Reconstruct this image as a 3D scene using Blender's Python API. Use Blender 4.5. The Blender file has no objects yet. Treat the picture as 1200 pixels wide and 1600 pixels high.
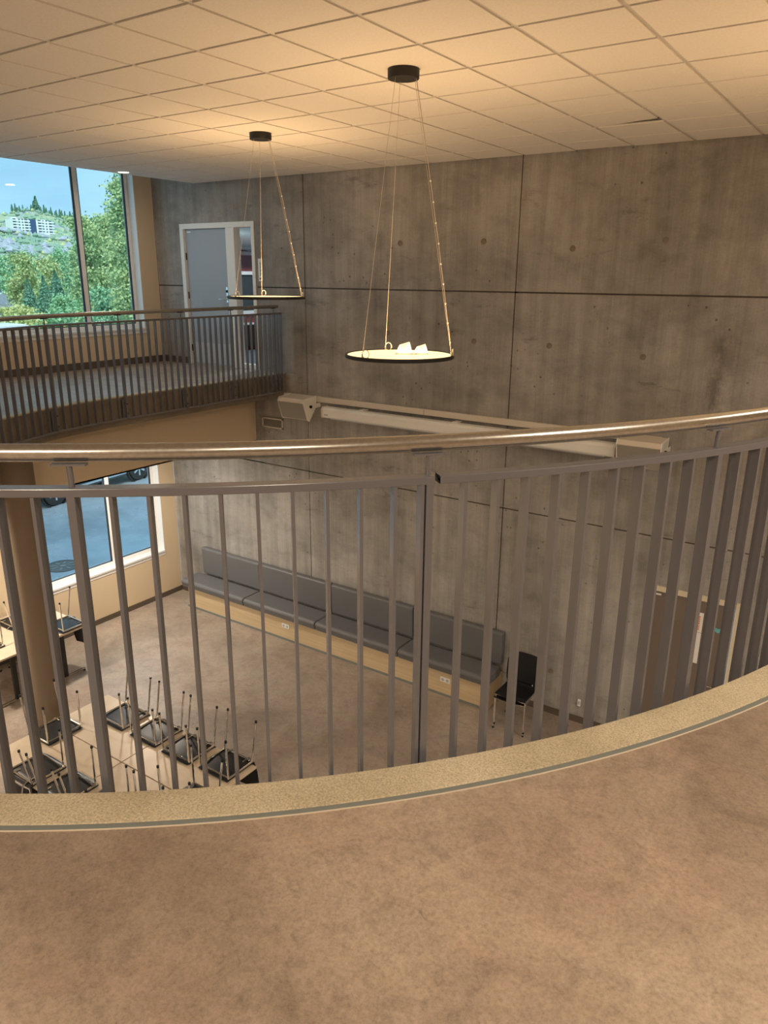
import bpy, bmesh, math, random
from mathutils import Vector, Matrix
from mathutils.geometry import tessellate_polygon
random.seed(7)
scene = bpy.context.scene
COL = scene.collection
PI = math.pi
# world frame: z = 0 is the lower floor; the camera eye stands on the upper floor
EYE = 5.43
UP = 4.07            # upper floor level
CEIL = 6.71          # suspended ceiling
WY = 8.33            # face of the concrete wall
WX = -10.02          # face of the window wall

# ------------------------------------------------------------------ camera
cam_data = bpy.data.cameras.new('camera')
cam = bpy.data.objects.new('camera', cam_data); COL.objects.link(cam)
right = Vector((0.82665826, 0.56264932, 0.00786547)); down = Vector((0.17513684, -0.24398138, -0.95383446)); fwd = Vector((-0.53475528, 0.78987267, -0.30022984))
m = Matrix.Identity(4)
for i in range(3):
    m[i][0] = right[i]; m[i][1] = -down[i]; m[i][2] = -fwd[i]
m[2][3] = EYE
cam.matrix_world = m
cam_data.sensor_fit = 'HORIZONTAL'; cam_data.sensor_width = 36.0
cam_data.lens = 1172.27 / 1200 * 36
cam_data.clip_start = 0.05; cam_data.clip_end = 3000
scene.camera = cam

# ------------------------------------------------------------------ world, view
vs = scene.view_settings
scene.display_settings.display_device = 'sRGB'
vs.view_transform = 'Standard'; vs.look = 'None'; vs.gamma = 1.0; vs.use_curve_mapping = False
vs.exposure = 1.0
world = bpy.data.worlds.new('overcast_sky'); scene.world = world; world.use_nodes = True
wn, wl = world.node_tree.nodes, world.node_tree.links
bg = wn['Background']; bg.inputs['Strength'].default_value = 0.70
tc = wn.new('ShaderNodeTexCoord'); mp = wn.new('ShaderNodeMapping'); mp.inputs['Scale'].default_value = (1, 1, 3.2)
nz = wn.new('ShaderNodeTexNoise'); nz.inputs['Scale'].default_value = 2.4; nz.inputs['Detail'].default_value = 5; nz.inputs['Roughness'].default_value = .55
cr = wn.new('ShaderNodeValToRGB')
cr.color_ramp.elements[0].position = .3; cr.color_ramp.elements[0].color = (.31, .56, .78, 1)
cr.color_ramp.elements[1].position = .72; cr.color_ramp.elements[1].color = (.50, .84, 1.0, 1)
wl.new(tc.outputs['Generated'], mp.inputs['Vector']); wl.new(mp.outputs['Vector'], nz.inputs['Vector'])
wl.new(nz.outputs['Fac'], cr.inputs['Fac']); wl.new(cr.outputs['Color'], bg.inputs['Color'])

sun_d = bpy.data.lights.new('veiled_sun', 'SUN'); sun_d.energy = 1.5; sun_d.angle = math.radians(35); sun_d.color = (1, .93, .80)
sun = bpy.data.objects.new('veiled_sun', sun_d); COL.objects.link(sun); sun.rotation_euler = Vector((-.52, .30, -.80)).to_track_quat('-Z', 'Y').to_euler()
def lamp(name, kind, loc, energy, color, rot=(0, 0, 0), size=.2, parent=None, spread=None):
    d = bpy.data.lights.new(name, kind); d.energy = energy; d.color = color
    if kind == 'AREA':
        d.shape = 'DISK'; d.size = size
        if spread: d.spread = spread
    o = bpy.data.objects.new(name, d); COL.objects.link(o); o.location = loc; o.rotation_euler = rot
    if parent: o.parent = parent
    return o
WARM = (1.0, .62, .30); WARM2 = (1.0, .82, .63); NEUT = (1.0, .86, .70)
# downlights of the upper storey behind the photographer, and of the lower storey under the slabs
for (x, y, e) in ((1.7, 2.3, 38), (2.0, 5.0, 38), (-1.0, -2.4, 55), (1.0, -.9, 33), (-4.6, -2.6, 42)):
    lamp('ceiling_spot_light', 'AREA', (x, y, CEIL - .03), e, WARM2, size=.25)
for (x, y) in ((-9.0, 6.6), (-9.0, 3.6), (-9.0, .6), (-5.0, -1.5), (-1.5, -1.5), (1.6, 2.2), (1.6, 5.6)):
    lamp('lower_spot_light', 'AREA', (x, y, 2.90 if x < -8 else 3.68), 36 if x < -8 else 54, NEUT, size=.25)

# ------------------------------------------------------------------ materials
def mat(name, color, rough=.5, metal=0., spec=.5, noise=None, bump=0., bscale=60, emit=None, estr=0., coat=0.):
    m = bpy.data.materials.new(name); m.use_nodes = True
    nt = m.node_tree; b = nt.nodes['Principled BSDF']
    b.inputs['Base Color'].default_value = (*color, 1); b.inputs['Roughness'].default_value = rough
    b.inputs['Metallic'].default_value = metal; b.inputs['Specular IOR Level'].default_value = spec
    b.inputs['Coat Weight'].default_value = coat
    if emit:
        b.inputs['Emission Color'].default_value = (*emit, 1); b.inputs['Emission Strength'].default_value = estr
    if noise or bump:
        co = nt.nodes.new('ShaderNodeTexCoord')
    if noise:            # (scale, color2, lo, hi, stretch)
        sc, c2, lo, hi = noise[:4]
        mp = nt.nodes.new('ShaderNodeMapping'); mp.inputs['Scale'].default_value = noise[4] if len(noise) > 4 else (1, 1, 1)
        nz = nt.nodes.new('ShaderNodeTexNoise'); nz.inputs['Scale'].default_value = sc; nz.inputs['Detail'].default_value = 6
        r = nt.nodes.new('ShaderNodeValToRGB'); r.color_ramp.elements[0].position = lo; r.color_ramp.elements[1].position = hi
        r.color_ramp.elements[0].color = (*color, 1); r.color_ramp.elements[1].color = (*c2, 1)
        nt.links.new(co.outputs['Object'], mp.inputs['Vector']); nt.links.new(mp.outputs['Vector'], nz.inputs['Vector'])
        nt.links.new(nz.outputs['Fac'], r.inputs['Fac']); nt.links.new(r.outputs['Color'], b.inputs['Base Color'])
    if bump:
        n2 = nt.nodes.new('ShaderNodeTexNoise'); n2.inputs['Scale'].default_value = bscale; n2.inputs['Detail'].default_value = 4
        bp = nt.nodes.new('ShaderNodeBump'); bp.inputs['Strength'].default_value = bump; bp.inputs['Distance'].default_value = .01
        nt.links.new(co.outputs['Object'], n2.inputs['Vector']); nt.links.new(n2.outputs['Fac'], bp.inputs['Height']); nt.links.new(bp.outputs['Normal'], b.inputs['Normal'])
    return m

class N:                 # tiny node-graph helper
    def __init__(s, m): s.t = m.node_tree; s.b = s.t.nodes['Principled BSDF']; s.co = s.t.nodes.new('ShaderNodeTexCoord')
    def put(s, v, i):
        if hasattr(v, 'links'): s.t.links.new(v, i)
        elif isinstance(v, tuple): i.default_value = (*v, 1) if len(v) == 3 and i.type == 'RGBA' else v
        else: i.default_value = v
    def noise(s, scale, detail=5, rough=.5, st=(1, 1, 1), dist=0., loc=(0, 0, 0)):
        mp = s.t.nodes.new('ShaderNodeMapping'); mp.inputs['Scale'].default_value = st; mp.inputs['Location'].default_value = loc
        n = s.t.nodes.new('ShaderNodeTexNoise'); n.inputs['Scale'].default_value = scale; n.inputs['Detail'].default_value = detail
        n.inputs['Roughness'].default_value = rough; n.inputs['Distortion'].default_value = dist
        s.t.links.new(s.co.outputs['Object'], mp.inputs['Vector']); s.t.links.new(mp.outputs['Vector'], n.inputs['Vector'])
        return n.outputs['Fac']
    def voro(s, scale, st=(1, 1, 1)):
        mp = s.t.nodes.new('ShaderNodeMapping'); mp.inputs['Scale'].default_value = st
        n = s.t.nodes.new('ShaderNodeTexVoronoi'); n.inputs['Scale'].default_value = scale
        s.t.links.new(s.co.outputs['Object'], mp.inputs['Vector']); s.t.links.new(mp.outputs['Vector'], n.inputs['Vector'])
        return n.outputs['Distance']
    def ramp(s, f, *st):
        r = s.t.nodes.new('ShaderNodeValToRGB'); e = r.color_ramp.elements
        while len(e) < len(st): e.new(.5)
        for k, (p, c) in enumerate(st):
            e[k].position = p; e[k].color = (c, c, c, 1) if not isinstance(c, tuple) else (*c, 1)
        s.put(f, r.inputs['Fac']); return r.outputs['Color']
    def mix(s, f, a, b, mode='MIX'):
        x = s.t.nodes.new('ShaderNodeMix'); x.data_type = 'RGBA'; x.blend_type = mode
        s.put(f, x.inputs[0]); s.put(a, x.inputs[6]); s.put(b, x.inputs[7]); return x.outputs[2]
    def bump(s, h, st, d=.01):
        bp = s.t.nodes.new('ShaderNodeBump'); bp.inputs['Strength'].default_value = st; bp.inputs['Distance'].default_value = d
        s.put(h, bp.inputs['Height']); s.t.links.new(bp.outputs['Normal'], s.b.inputs['Normal'])

def concrete(name, base, dark, light, rough=.72, streak=.6, pits=True):
    m = mat(name, base, rough); g = N(m)
    c = g.ramp(g.noise(.7, 5, .55), (.32, dark), (.50, base), (.68, light))
    c = g.mix(streak, c, g.ramp(g.noise(2.2, 6, .6, (3.4, 3.4, .2)), (.34, .78), (.64, 1.10)), 'MULTIPLY')
    c = g.mix(streak * .5, c, g.ramp(g.noise(9, 4, .6, (6, 6, .22)), (.34, .86), (.62, 1.07)), 'MULTIPLY')
    c = g.mix(.6, c, g.ramp(g.noise(3.2, 9, .68, (1, 1, 1.3), .3, (8, 3, 5)), (.34, .72), (.52, 1.02), (.7, 1.12)), 'MULTIPLY')
    c = g.mix(.55, c, g.ramp(g.noise(1.3, 6, .6, (1, 1, 1.6), .2, (3, 1, 7)), (.36, .66), (.50, 1.0), (.9, 1.05)), 'MULTIPLY')
    c = g.mix(.7, c, g.ramp(g.noise(60, 4, .6), (.3, .88), (.7, 1.08)), 'MULTIPLY')
    if pits:
        p = g.ramp(g.voro(8), (.07, .38), (.13, 1.0)); msk = g.ramp(g.noise(1.5, 3, .5, (1, 1, 1), 0, (9, 2, 1)), (.48, 0.), (.60, .95))
        c = g.mix(msk, c, g.mix(1., c, p, 'MULTIPLY'))
        st = g.ramp(g.noise(2.6, 9, .72, (.6, 1, 2.0), .2, (1, 5, 2)), (.60, 1.0), (.68, .62)); c = g.mix(.8, c, st, 'MULTIPLY')
        # the dark seepage stain right of the screen
        sx = g.t.nodes.new('ShaderNodeSeparateXYZ'); g.t.links.new(g.co.outputs['Object'], sx.inputs[0])
        def band(o, c0, h, soft):
            a_ = g.t.nodes.new('ShaderNodeMath'); a_.operation = 'SUBTRACT'; a_.inputs[1].default_value = c0; g.t.links.new(o, a_.inputs[0])
            b_ = g.t.nodes.new('ShaderNodeMath'); b_.operation = 'ABSOLUTE'; g.t.links.new(a_.outputs[0], b_.inputs[0])
            return g.ramp(b_.outputs[0], (max(h - soft, 0), 1.), (h + soft, 0.))
        k = g.mix(1., band(sx.outputs[0], -1.53, .10, .10), band(sx.outputs[2], 4.45, .55, .25), 'MULTIPLY')
        k = g.mix(1., k, g.ramp(g.noise(5, 8, .7, (1, 1, .6), .3, (7, 7, 7)), (.42, 0.), (.56, 1.)), 'MULTIPLY')
        c = g.mix(k, c, g.mix(1., c, (.52, .50, .48), 'MULTIPLY'))
    g.put(c, g.b.inputs['Base Color']); g.bump(g.noise(25, 6, .6), .25, .004)
    return m
M = {}
M['concrete'] = concrete('cast_concrete', (.345, .328, .302), (.275, .26, .236), (.41, .39, .362), streak=.85)
M['concrete_slab'] = concrete('slab_edge_concrete', (.22, .185, .145), (.17, .14, .105), (.27, .23, .18), streak=.3, pits=False)
m_ = mat('kerb_concrete', (.36, .31, .22), .75); g = N(m_)
c = g.ramp(g.noise(3, 6, .6), (.3, (.42, .36, .24)), (.6, (.55, .48, .34)), (.8, (.62, .56, .43)))
c = g.mix(.8, c, g.ramp(g.noise(160, 3, .6), (.34, .62), (.62, 1.15)), 'MULTIPLY')
c = g.mix(g.ramp(g.noise(2.2, 9, .8, (1, 1, 1), .8, (4, 8, 0)), (.68, 0.), (.74, .8)), c, (.62, .56, .44))
g.put(c, g.b.inputs['Base Color']); g.bump(g.noise(120, 4), .3, .003); M['kerb'] = m_
def vinyl(name, a, b, c3, rough):
    m = mat(name, a, rough, spec=.75); g = N(m)
    c = g.ramp(g.noise(1.15, 7, .62, (1, 1, 1), .6), (.34, a), (.52, b), (.68, c3))
    c = g.mix(.6, c, g.ramp(g.noise(5.5, 7, .7, (1, 1, 1), 1.2, (5, 3, 0)), (.30, .60), (.48, 1.0), (.72, 1.12)), 'MULTIPLY')
    c = g.mix(.8, c, g.ramp(g.noise(24, 8, .8, (1, 1, 1), .8), (.30, .66), (.50, 1.0), (.7, 1.14)), 'MULTIPLY')
    c = g.mix(.8, c, g.ramp(g.noise(110, 5, .8), (.30, .62), (.50, 1.0), (.68, 1.22)), 'MULTIPLY')
    c = g.mix(g.ramp(g.noise(2.6, 5, .6, (1, 1, 1), .5, (1, 9, 4)), (.48, 0.), (.62, .5)), c, g.mix(1., c, (1.04, .95, .95), 'MULTIPLY'))
    c = g.mix(.9, c, g.ramp(g.noise(9, 9, .8, (1, 1, 1), 1.6, (2, 2, 2)), (.32, .62), (.37, 1.0)), 'MULTIPLY')
    g.put(c, g.b.inputs['Base Color'])
    g.put(g.ramp(g.noise(7, 5), (.3, rough - .05), (.7, rough + .07)), g.b.inputs['Roughness'])
    g.bump(g.noise(220, 3), .05, .002)
    return m
M['vinyl_up'] = vinyl('marbled_vinyl_upper', (.255, .195, .145), (.34, .265, .20), (.40, .32, .245), .46)
M['vinyl_low'] = vinyl('marbled_vinyl_lower', (.26, .215, .175), (.35, .295, .245), (.42, .36, .305), .36)
M['tile'] = mat('ceiling_tile', (.80, .77, .72), .9, noise=(70, (.74, .71, .66), .35, .7))
M['tbar'] = mat('ceiling_bar', (.60, .585, .555), .28, spec=.7)  # white bars toned down: the recess shade is put into their colour
M['plenum'] = mat('dark_plenum', (.03, .028, .025), .9)
M['paint'] = mat('beige_paint', (.66, .54, .38), .7, bump=.05, bscale=150)
M['paint_soft'] = mat('cream_paint', (.62, .55, .44), .7)
M['white'] = mat('white_lacquer', (.80, .80, .77), .35)
M['white_pvc'] = mat('window_frame_white', (.82, .84, .84), .3)
M['gasket'] = mat('window_gasket', (.03, .035, .045), .6)
M['base'] = mat('baseboard_brown', (.10, .078, .06), .5)
M['steel'] = mat('brushed_steel', (.50, .49, .46), .27, 1., noise=(90, (.44, .43, .40), .4, .6))
M['rail'] = mat('grey_rail_paint', (.135, .135, .152), .26, .0, .8)
M['rail_far'] = M['rail']
M['dark_steel'] = mat('steel_strip', (.21, .235, .22), .45, .2)
M['chrome'] = mat('chrome', (.75, .74, .72), .12, 1.)
M['black_plastic'] = mat('black_plastic', (.010, .011, .013), .36, spec=.35)
M['black_metal'] = mat('black_powder_coat', (.012, .012, .012), .5)
M['laminate'] = mat('pale_laminate', (.60, .50, .37), .33, noise=(3, (.66, .56, .43), .4, .6))
M['edge'] = mat('table_edge', (.42, .33, .22), .5)
M['ply'] = mat('birch_plywood', (.55, .42, .25), .5, noise=(4, (.62, .49, .31), .35, .65, (.4, 3, 9)))
M['leather'] = mat('blue_grey_upholstery', (.135, .138, .145), .42, bump=.15, bscale=140)
M['speaker'] = mat('speaker_housing', (.66, .60, .52), .45)
M['grille'] = mat('speaker_grille', (.34, .32, .28), .6, bump=.5, bscale=500)
M['cream'] = mat('cream_frame', (.66, .58, .42), .4)
M['door_blue'] = mat('grey_door_leaf', (.36, .39, .44), .38)
M['door_brown'] = mat('taupe_door_leaf', (.17, .135, .11), .45)
M['kick'] = mat('kick_plate', (.50, .52, .55), .3)
M['cable'] = mat('clear_cable', (.55, .48, .38), .35)
M['column'] = mat('column_paint', (.19, .14, .095), .55, bump=.25, bscale=9)
M['paper'] = mat('white_paper', (.80, .78, .74), .7)
M['led'] = mat('pendant_diffuser', (.8, .7, .5), .5, emit=(1.0, .73, .36), estr=.75)
M['bulb'] = mat('downlight_diffuser', (.8, .8, .8), .5, emit=(1.0, .95, .85), estr=3.)
for k, c in dict(orange=(.75, .20, .03), navy=(.05, .05, .20), teal=(.15, .48, .50), ink=(.05, .05, .06), fadedink=(.45, .45, .45)).items(): M[k] = mat(k + '_print', c, .6)
gm = bpy.data.materials.new('window_glass'); gm.use_nodes = True; nt = gm.node_tree; nt.nodes.remove(nt.nodes['Principled BSDF'])
tr = nt.nodes.new('ShaderNodeBsdfTransparent'); tr.inputs[0].default_value = (.95, .98, .98, 1)
gl = nt.nodes.new('ShaderNodeBsdfGlossy'); gl.inputs['Roughness'].default_value = .02
lw = nt.nodes.new('ShaderNodeMath'); lw.operation = 'MULTIPLY_ADD'; lw.inputs[1].default_value = .55; lw.inputs[2].default_value = .018
lf = nt.nodes.new('ShaderNodeMath'); lf.operation = 'POWER'; lf.inputs[1].default_value = 5.; la = nt.nodes.new('ShaderNodeLayerWeight'); la.inputs[0].default_value = .5
nt.links.new(la.outputs['Facing'], lf.inputs[0]); nt.links.new(lf.outputs[0], lw.inputs[0]); mx = nt.nodes.new('ShaderNodeMixShader')
nt.links.new(lw.outputs[0], mx.inputs[0]); nt.links.new(tr.outputs[0], mx.inputs[1]); nt.links.new(gl.outputs[0], mx.inputs[2])
nt.links.new(mx.outputs[0], nt.nodes['Material Output'].inputs[0]); M['glass'] = gm
# outside
m_ = mat('wet_asphalt', (.10, .11, .125), .22); g = N(m_)
g.put(g.ramp(g.noise(.35, 6, .6), (.4, (.24, .30, .36)), (.6, (.38, .46, .54))), g.b.inputs['Base Color'])  # light blue base: the sky reflected in the wet surface is painted in
g.put(g.ramp(g.noise(.5, 6, .65, (1, 1, 1), .5), (.38, .12), (.62, .45)), g.b.inputs['Roughness']); g.bump(g.noise(14, 6, .7), .25, .01); M['asphalt'] = m_
M['grass'] = mat('grass_ground', (.10, .16, .05), .9, noise=(.4, (.16, .22, .08), .4, .6))
m_ = mat('hill_slope', (.2, .3, .15), .95); g = N(m_)
c = g.ramp(g.noise(.012, 10, .75, (1, 1, 1.5), .5), (.30, (.24, .38, .33)), (.43, (.34, .50, .34)), (.52, (.52, .58, .36)), (.62, (.58, .54, .40)), (.72, (.34, .50, .36)))  # pale bluish greens, distance haze mixed into the slope colour
c = g.mix(g.ramp(g.noise(.02, 8, .7, (1, 1, 3), 0, (50, 20, 9)), (.52, 0.), (.60, .9)), c, (.46, .49, .56))
c = g.mix(.7, c, g.ramp(g.noise(.09, 8, .8), (.3, .55), (.65, 1.25)), 'MULTIPLY')
g.put(c, g.b.inputs['Base Color']); g.bump(g.noise(.05, 8, .7), .8, 6.); M['hill'] = m_
def leafm(name, a, b): return mat(name, a, .8, noise=(.9, b, .35, .65))
M['birch'] = leafm('birch_leaves', (0.4, 0.54, 0.24), (0.58, 0.6, 0.3))
M['spruce'] = leafm('spruce_needles', (0.15, 0.32, 0.23), (0.24, 0.42, 0.29))
M['green'] = leafm('broad_leaves', (0.26, 0.5, 0.28), (0.39, 0.61, 0.35))
M['pine'] = leafm('pine_needles', (0.29, 0.45, 0.2), (0.49, 0.59, 0.27))
M['yellow'] = leafm('yellow_shrub', (0.54, 0.6, 0.26), (0.62, 0.62, 0.3))
M['scrub'] = leafm('hill_scrub', (0.21, 0.37, 0.29), (0.34, 0.45, 0.33))
M['trunk'] = mat('tree_bark', (.20, .15, .11), .9)
M['bwhite'] = mat('house_white', (.88, .90, .90), .7); M['bblue'] = mat('blue_cladding', (.05, .10, .22), .5); M['bwin'] = mat('far_window', (.08, .12, .18), .2)
M['roof'] = mat('grey_roof', (.22, .24, .27), .7)
M['car'] = mat('dark_car_paint', (.03, .035, .045), .2, .3, coat=.8); M['tyre'] = mat('tyre_rubber', (.02, .02, .02), .7)
M['van'] = mat('white_van_paint', (.78, .80, .80), .3)
M['iron'] = mat('cast_iron', (.14, .13, .13), .4, .5)
M['redwall'] = mat('red_wall', (.22, .035, .03), .7, noise=(6, (.30, .06, .05), .4, .6, (6, 1, .2))); M['duct'] = mat('zinc_duct', (.45, .52, .52), .3, .8)
M['bluefloor'] = mat('blue_lino', (.16, .20, .25), .35)

# ------------------------------------------------------------------ mesh helpers
class MB:
    def __init__(s): s.v = []; s.f = []
    def add(s, vs, fs):
        o = len(s.v); s.v += [tuple(v) for v in vs]; s.f += [tuple(i + o for i in f) for f in fs]
    def box(s, x0, y0, z0, x1, y1, z1):
        s.add([(x, y, z) for z in (z0, z1) for y in (y0, y1) for x in (x0, x1)],
              [(0, 2, 3, 1), (4, 5, 7, 6), (0, 1, 5, 4), (2, 6, 7, 3), (0, 4, 6, 2), (1, 3, 7, 5)])
    def obox(s, c, ax, ay, hx, hy, z0, z1):      # box with horizontal axes ax, ay
        c = Vector(c); ax = Vector((*ax, 0)); ay = Vector((*ay, 0)); vs = []
        for z in (z0, z1):
            for j in (-1, 1):
                for i in (-1, 1):
                    q = Vector((c.x, c.y, 0)) + ax * hx * i + ay * hy * j; vs.append((q.x, q.y, z))
        s.add(vs, [(0, 2, 3, 1), (4, 5, 7, 6), (0, 1, 5, 4), (2, 6, 7, 3), (0, 4, 6, 2), (1, 3, 7, 5)])
    def prism(s, prof, a, b, axis='x'):          # extrude a closed profile along an axis
        n = len(prof); vs = []
        for t in (a, b):
            for (p, q) in prof:
                vs.append({'x': (t, p, q), 'y': (p, t, q), 'z': (p, q, t)}[axis])
        s.add(vs, [tuple(range(n))[::-1], tuple(range(n, 2 * n))] + [(i, (i + 1) % n, n + (i + 1) % n, n + i) for i in range(n)])
    def tube(s, pts, r, n=8, closed=False, caps=True):
        pts = [Vector(p) for p in pts]; m = len(pts); vs = []; up0 = None
        for i, p in enumerate(pts):
            a = pts[(i - 1) % m] if closed or i > 0 else p; b = pts[(i + 1) % m] if closed or i < m - 1 else p
            t = (b - a).normalized()
            if up0 is None: up0 = Vector((0, 0, 1)) if abs(t.z) < .9 else Vector((1, 0, 0))
            x = up0 - t * up0.dot(t); x = x.normalized() if x.length > 1e-4 else t.orthogonal().normalized()
            up0 = x; y = t.cross(x)
            rr = r[i] if isinstance(r, (list, tuple)) else r
            for k in range(n):
                w = 2 * PI * k / n; vs.append(p + x * math.cos(w) * rr + y * math.sin(w) * rr)
        fs = []
        for i in range(m if closed else m - 1):
            j = (i + 1) % m
            for k in range(n): fs.append((i * n + k, i * n + (k + 1) % n, j * n + (k + 1) % n, j * n + k))
        if caps and not closed: fs += [tuple(range(n))[::-1], tuple((m - 1) * n + k for k in range(n))]
        s.add(vs, fs)
    def lathe(s, prof, c=(0, 0, 0), n=32):       # profile (r, z); closed at r=0 ends
        vs = []; fs = []
        for (r, z) in prof:
            for k in range(n): w = 2 * PI * k / n; vs.append((c[0] + r * math.cos(w), c[1] + r * math.sin(w), c[2] + z))
        for i in range(len(prof) - 1):
            for k in range(n): fs.append((i * n + k, i * n + (k + 1) % n, (i + 1) * n + (k + 1) % n, (i + 1) * n + k))
        fs += [tuple(range(n))[::-1], tuple((len(prof) - 1) * n + k for k in range(n))]
        s.add(vs, fs)
    def cyl(s, c, r, z0, z1, n=24): s.lathe([(r, z0), (r, z1)], (c[0], c[1], 0), n)
    def poly(s, pts, z0, z1):                    # any simple polygon as a slab
        tri = tessellate_polygon([[Vector((x, y, 0)) for x, y in pts]]); n = len(pts)
        area = sum(pts[i][0] * pts[(i + 1) % n][1] - pts[(i + 1) % n][0] * pts[i][1] for i in range(n))
        if area < 0: pts = pts[::-1]; tri = [tuple(n - 1 - i for i in t) for t in tri]
        def ccw(t):
            a, b, c = (pts[i] for i in t)
            return t if (b[0]-a[0])*(c[1]-a[1]) - (c[0]-a[0])*(b[1]-a[1]) > 0 else t[::-1]
        tri = [ccw(tuple(t)) for t in tri]
        s.add([(x, y, z1) for x, y in pts] + [(x, y, z0) for x, y in pts],
              tri + [tuple(i + n for i in t[::-1]) for t in tri] + [(i, n + i, n + (i + 1) % n, (i + 1) % n) for i in range(n)])
    def mesh(s, name, mt, smooth=False, fix=False):
        me = bpy.data.meshes.new(name); me.from_pydata(s.v, [], s.f); me.update()
        if fix:
            bm = bmesh.new(); bm.from_mesh(me); bmesh.ops.recalc_face_normals(bm, faces=bm.faces); bm.to_mesh(me); bm.free()
        me.materials.append(mt if not isinstance(mt, str) else M[mt])
        if smooth:
            me.polygons.foreach_set('use_smooth', [True] * len(me.polygons))
        return me
    def obj(s, name, mt, parent=None, smooth=False, loc=None, bevel=0, seg=2, auto=False, fix=False):
        o = bpy.data.objects.new(name, s.mesh(name, mt, smooth, fix)); COL.objects.link(o)
        if parent: o.parent = parent
        if loc: o.location = loc
        if smooth:
            es = o.data
            try: es.set_sharp_from_angle(angle=math.radians(40))
            except Exception: pass
        if bevel:
            b = o.modifiers.new('bevel', 'BEVEL'); b.width = bevel; b.segments = seg; b.limit_method = 'ANGLE'
        return o
def link(name, me, parent=None, loc=None, rot=None):
    o = bpy.data.objects.new(name, me); COL.objects.link(o)
    if parent: o.parent = parent
    if loc: o.location = loc
    if rot: o.rotation_euler = rot
    return o
def tag(o, label=None, cat=None, group=None, kind=None):
    if label: o['label'] = label
    if cat: o['category'] = cat
    if group: o['group'] = group
    if kind: o['kind'] = kind
    return o
def thing(name, loc, label, cat, group=None, rz=0):
    o = bpy.data.objects.new(name, None); COL.objects.link(o); o.location = loc; o.rotation_euler = (0, 0, rz); o.empty_display_size = .1
    return tag(o, label, cat, group)
def dup(root, loc, rot=None, label=None, group=None):
    r = root.copy(); COL.objects.link(r); r.location = loc
    if rot: r.rotation_euler = rot
    if label: r['label'] = label
    if group: r['group'] = group
    for ch in list(root.children):
        c = ch.copy(); COL.objects.link(c); c.parent = r
        for g_ in ch.children:
            d = g_.copy(); COL.objects.link(d); d.parent = c
    return r
def struct(o, label=None): o['kind'] = 'structure'; return tag(o, label)
def box(name, mt, b, parent=None, **k):
    q = MB(); q.box(*b); return q.obj(name, mt, parent, **k)

# ------------------------------------------------------------------ the opening in the slab
CX, CY, R0 = -4.25, 4.45, 4.345
def arc(r, a0, a1, n): return [(CX + r * math.cos(math.radians(a0 + (a1 - a0) * i / n)), CY + r * math.sin(math.radians(a0 + (a1 - a0) * i / n))) for i in range(n + 1)]
def catmull(P, n=8):
    out = []
    for i in range(1, len(P) - 2):
        for k in range(n):
            t = k / n; q = []
            for d in range(2):
                a, b, c, e = P[i-1][d], P[i][d], P[i+1][d], P[i+2][d]
                q.append(.5 * ((2*b) + (-a + c)*t + (2*a - 5*b + 4*c - e)*t*t + (-a + 3*b - 3*c + e)*t**3))
            out.append(tuple(q))
    return out + [P[-2]]
left = [(-7.40, 8.33), (-7.40, 7.2), (-7.40, 6.0)] + catmull([(-7.40, 6.0), (-7.41, 5.3), (-7.34, 4.55), (-7.09, 3.80), (-6.65, 2.9), (-5.95, 1.85), (-5.1, 1.02), (-4.2, .46), (-3.3, .21), (-2.6, .1)])
near = arc(R0, -76, 0, 60)
OPEN = left[:-1] + near[0:] + [(CX + R0, 6.5), (CX + R0, 8.33)]
def offset(P, d):                      # d > 0: away from the opening
    out = []
    for i, p in enumerate(P):
        a = Vector(P[max(i - 1, 0)]); b = Vector(P[min(i + 1, len(P) - 1)]); t = (b - a).normalized()
        out.append((p[0] + t.y * d, p[1] - t.x * d))
    return out
# path runs wall -> left -> near -> right -> wall (counter-clockwise): the slab lies on its right side
K1 = offset(OPEN, .125); K2 = offset(OPEN, .143)
for L in (K1, K2): L[0] = (L[0][0], WY); L[-1] = (L[-1][0], WY)
X1, Y0 = 5.2, -5.0
def ring(A, B, z0, z1):
    q = MB(); n = len(A); vs = [(*p, z1) for p in A] + [(*p, z1) for p in B] + [(*p, z0) for p in A] + [(*p, z0) for p in B]; fs = []
    for i in range(n - 1):
        fs += [(i, n + i, n + i + 1, i + 1), (2*n + i, 2*n + i + 1, 3*n + i + 1, 3*n + i), (i, i + 1, 2*n + i + 1, 2*n + i), (n + i, 3*n + i, 3*n + i + 1, n + i + 1)]
    q.add(vs, fs); return q
q = MB(); q.poly([(WX, WY), (WX, Y0), (X1, Y0), (X1, WY)] + K2[::-1], UP - .012, UP)
floor_up = struct(q.obj('floor', 'vinyl_up'), 'brown marbled vinyl floor of the upper storey')
q = MB(); q.poly([(WX, WY), (WX, Y0), (X1, Y0), (X1, WY)] + OPEN[::-1], UP - .34, UP - .012)
slab = struct(q.obj('floor_slab', 'concrete_slab'))
o = ring(OPEN, K1, UP - .012, UP + .004).obj('concrete_kerb', 'kerb', slab, bevel=.004)
o = ring(K1, K2, UP - .012, UP + .002).obj('edge_strip', 'dark_steel', slab)
o = ring(K2, offset(OPEN, .1465), UP - .01, UP + .0025).obj('edge_sealant', 'paint_soft', slab)
struct(box('floor_lower', 'vinyl_low', (WX - .02, Y0, -.1, X1, WY + .02, 0)), 'marbled vinyl floor of the lower hall')

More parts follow.
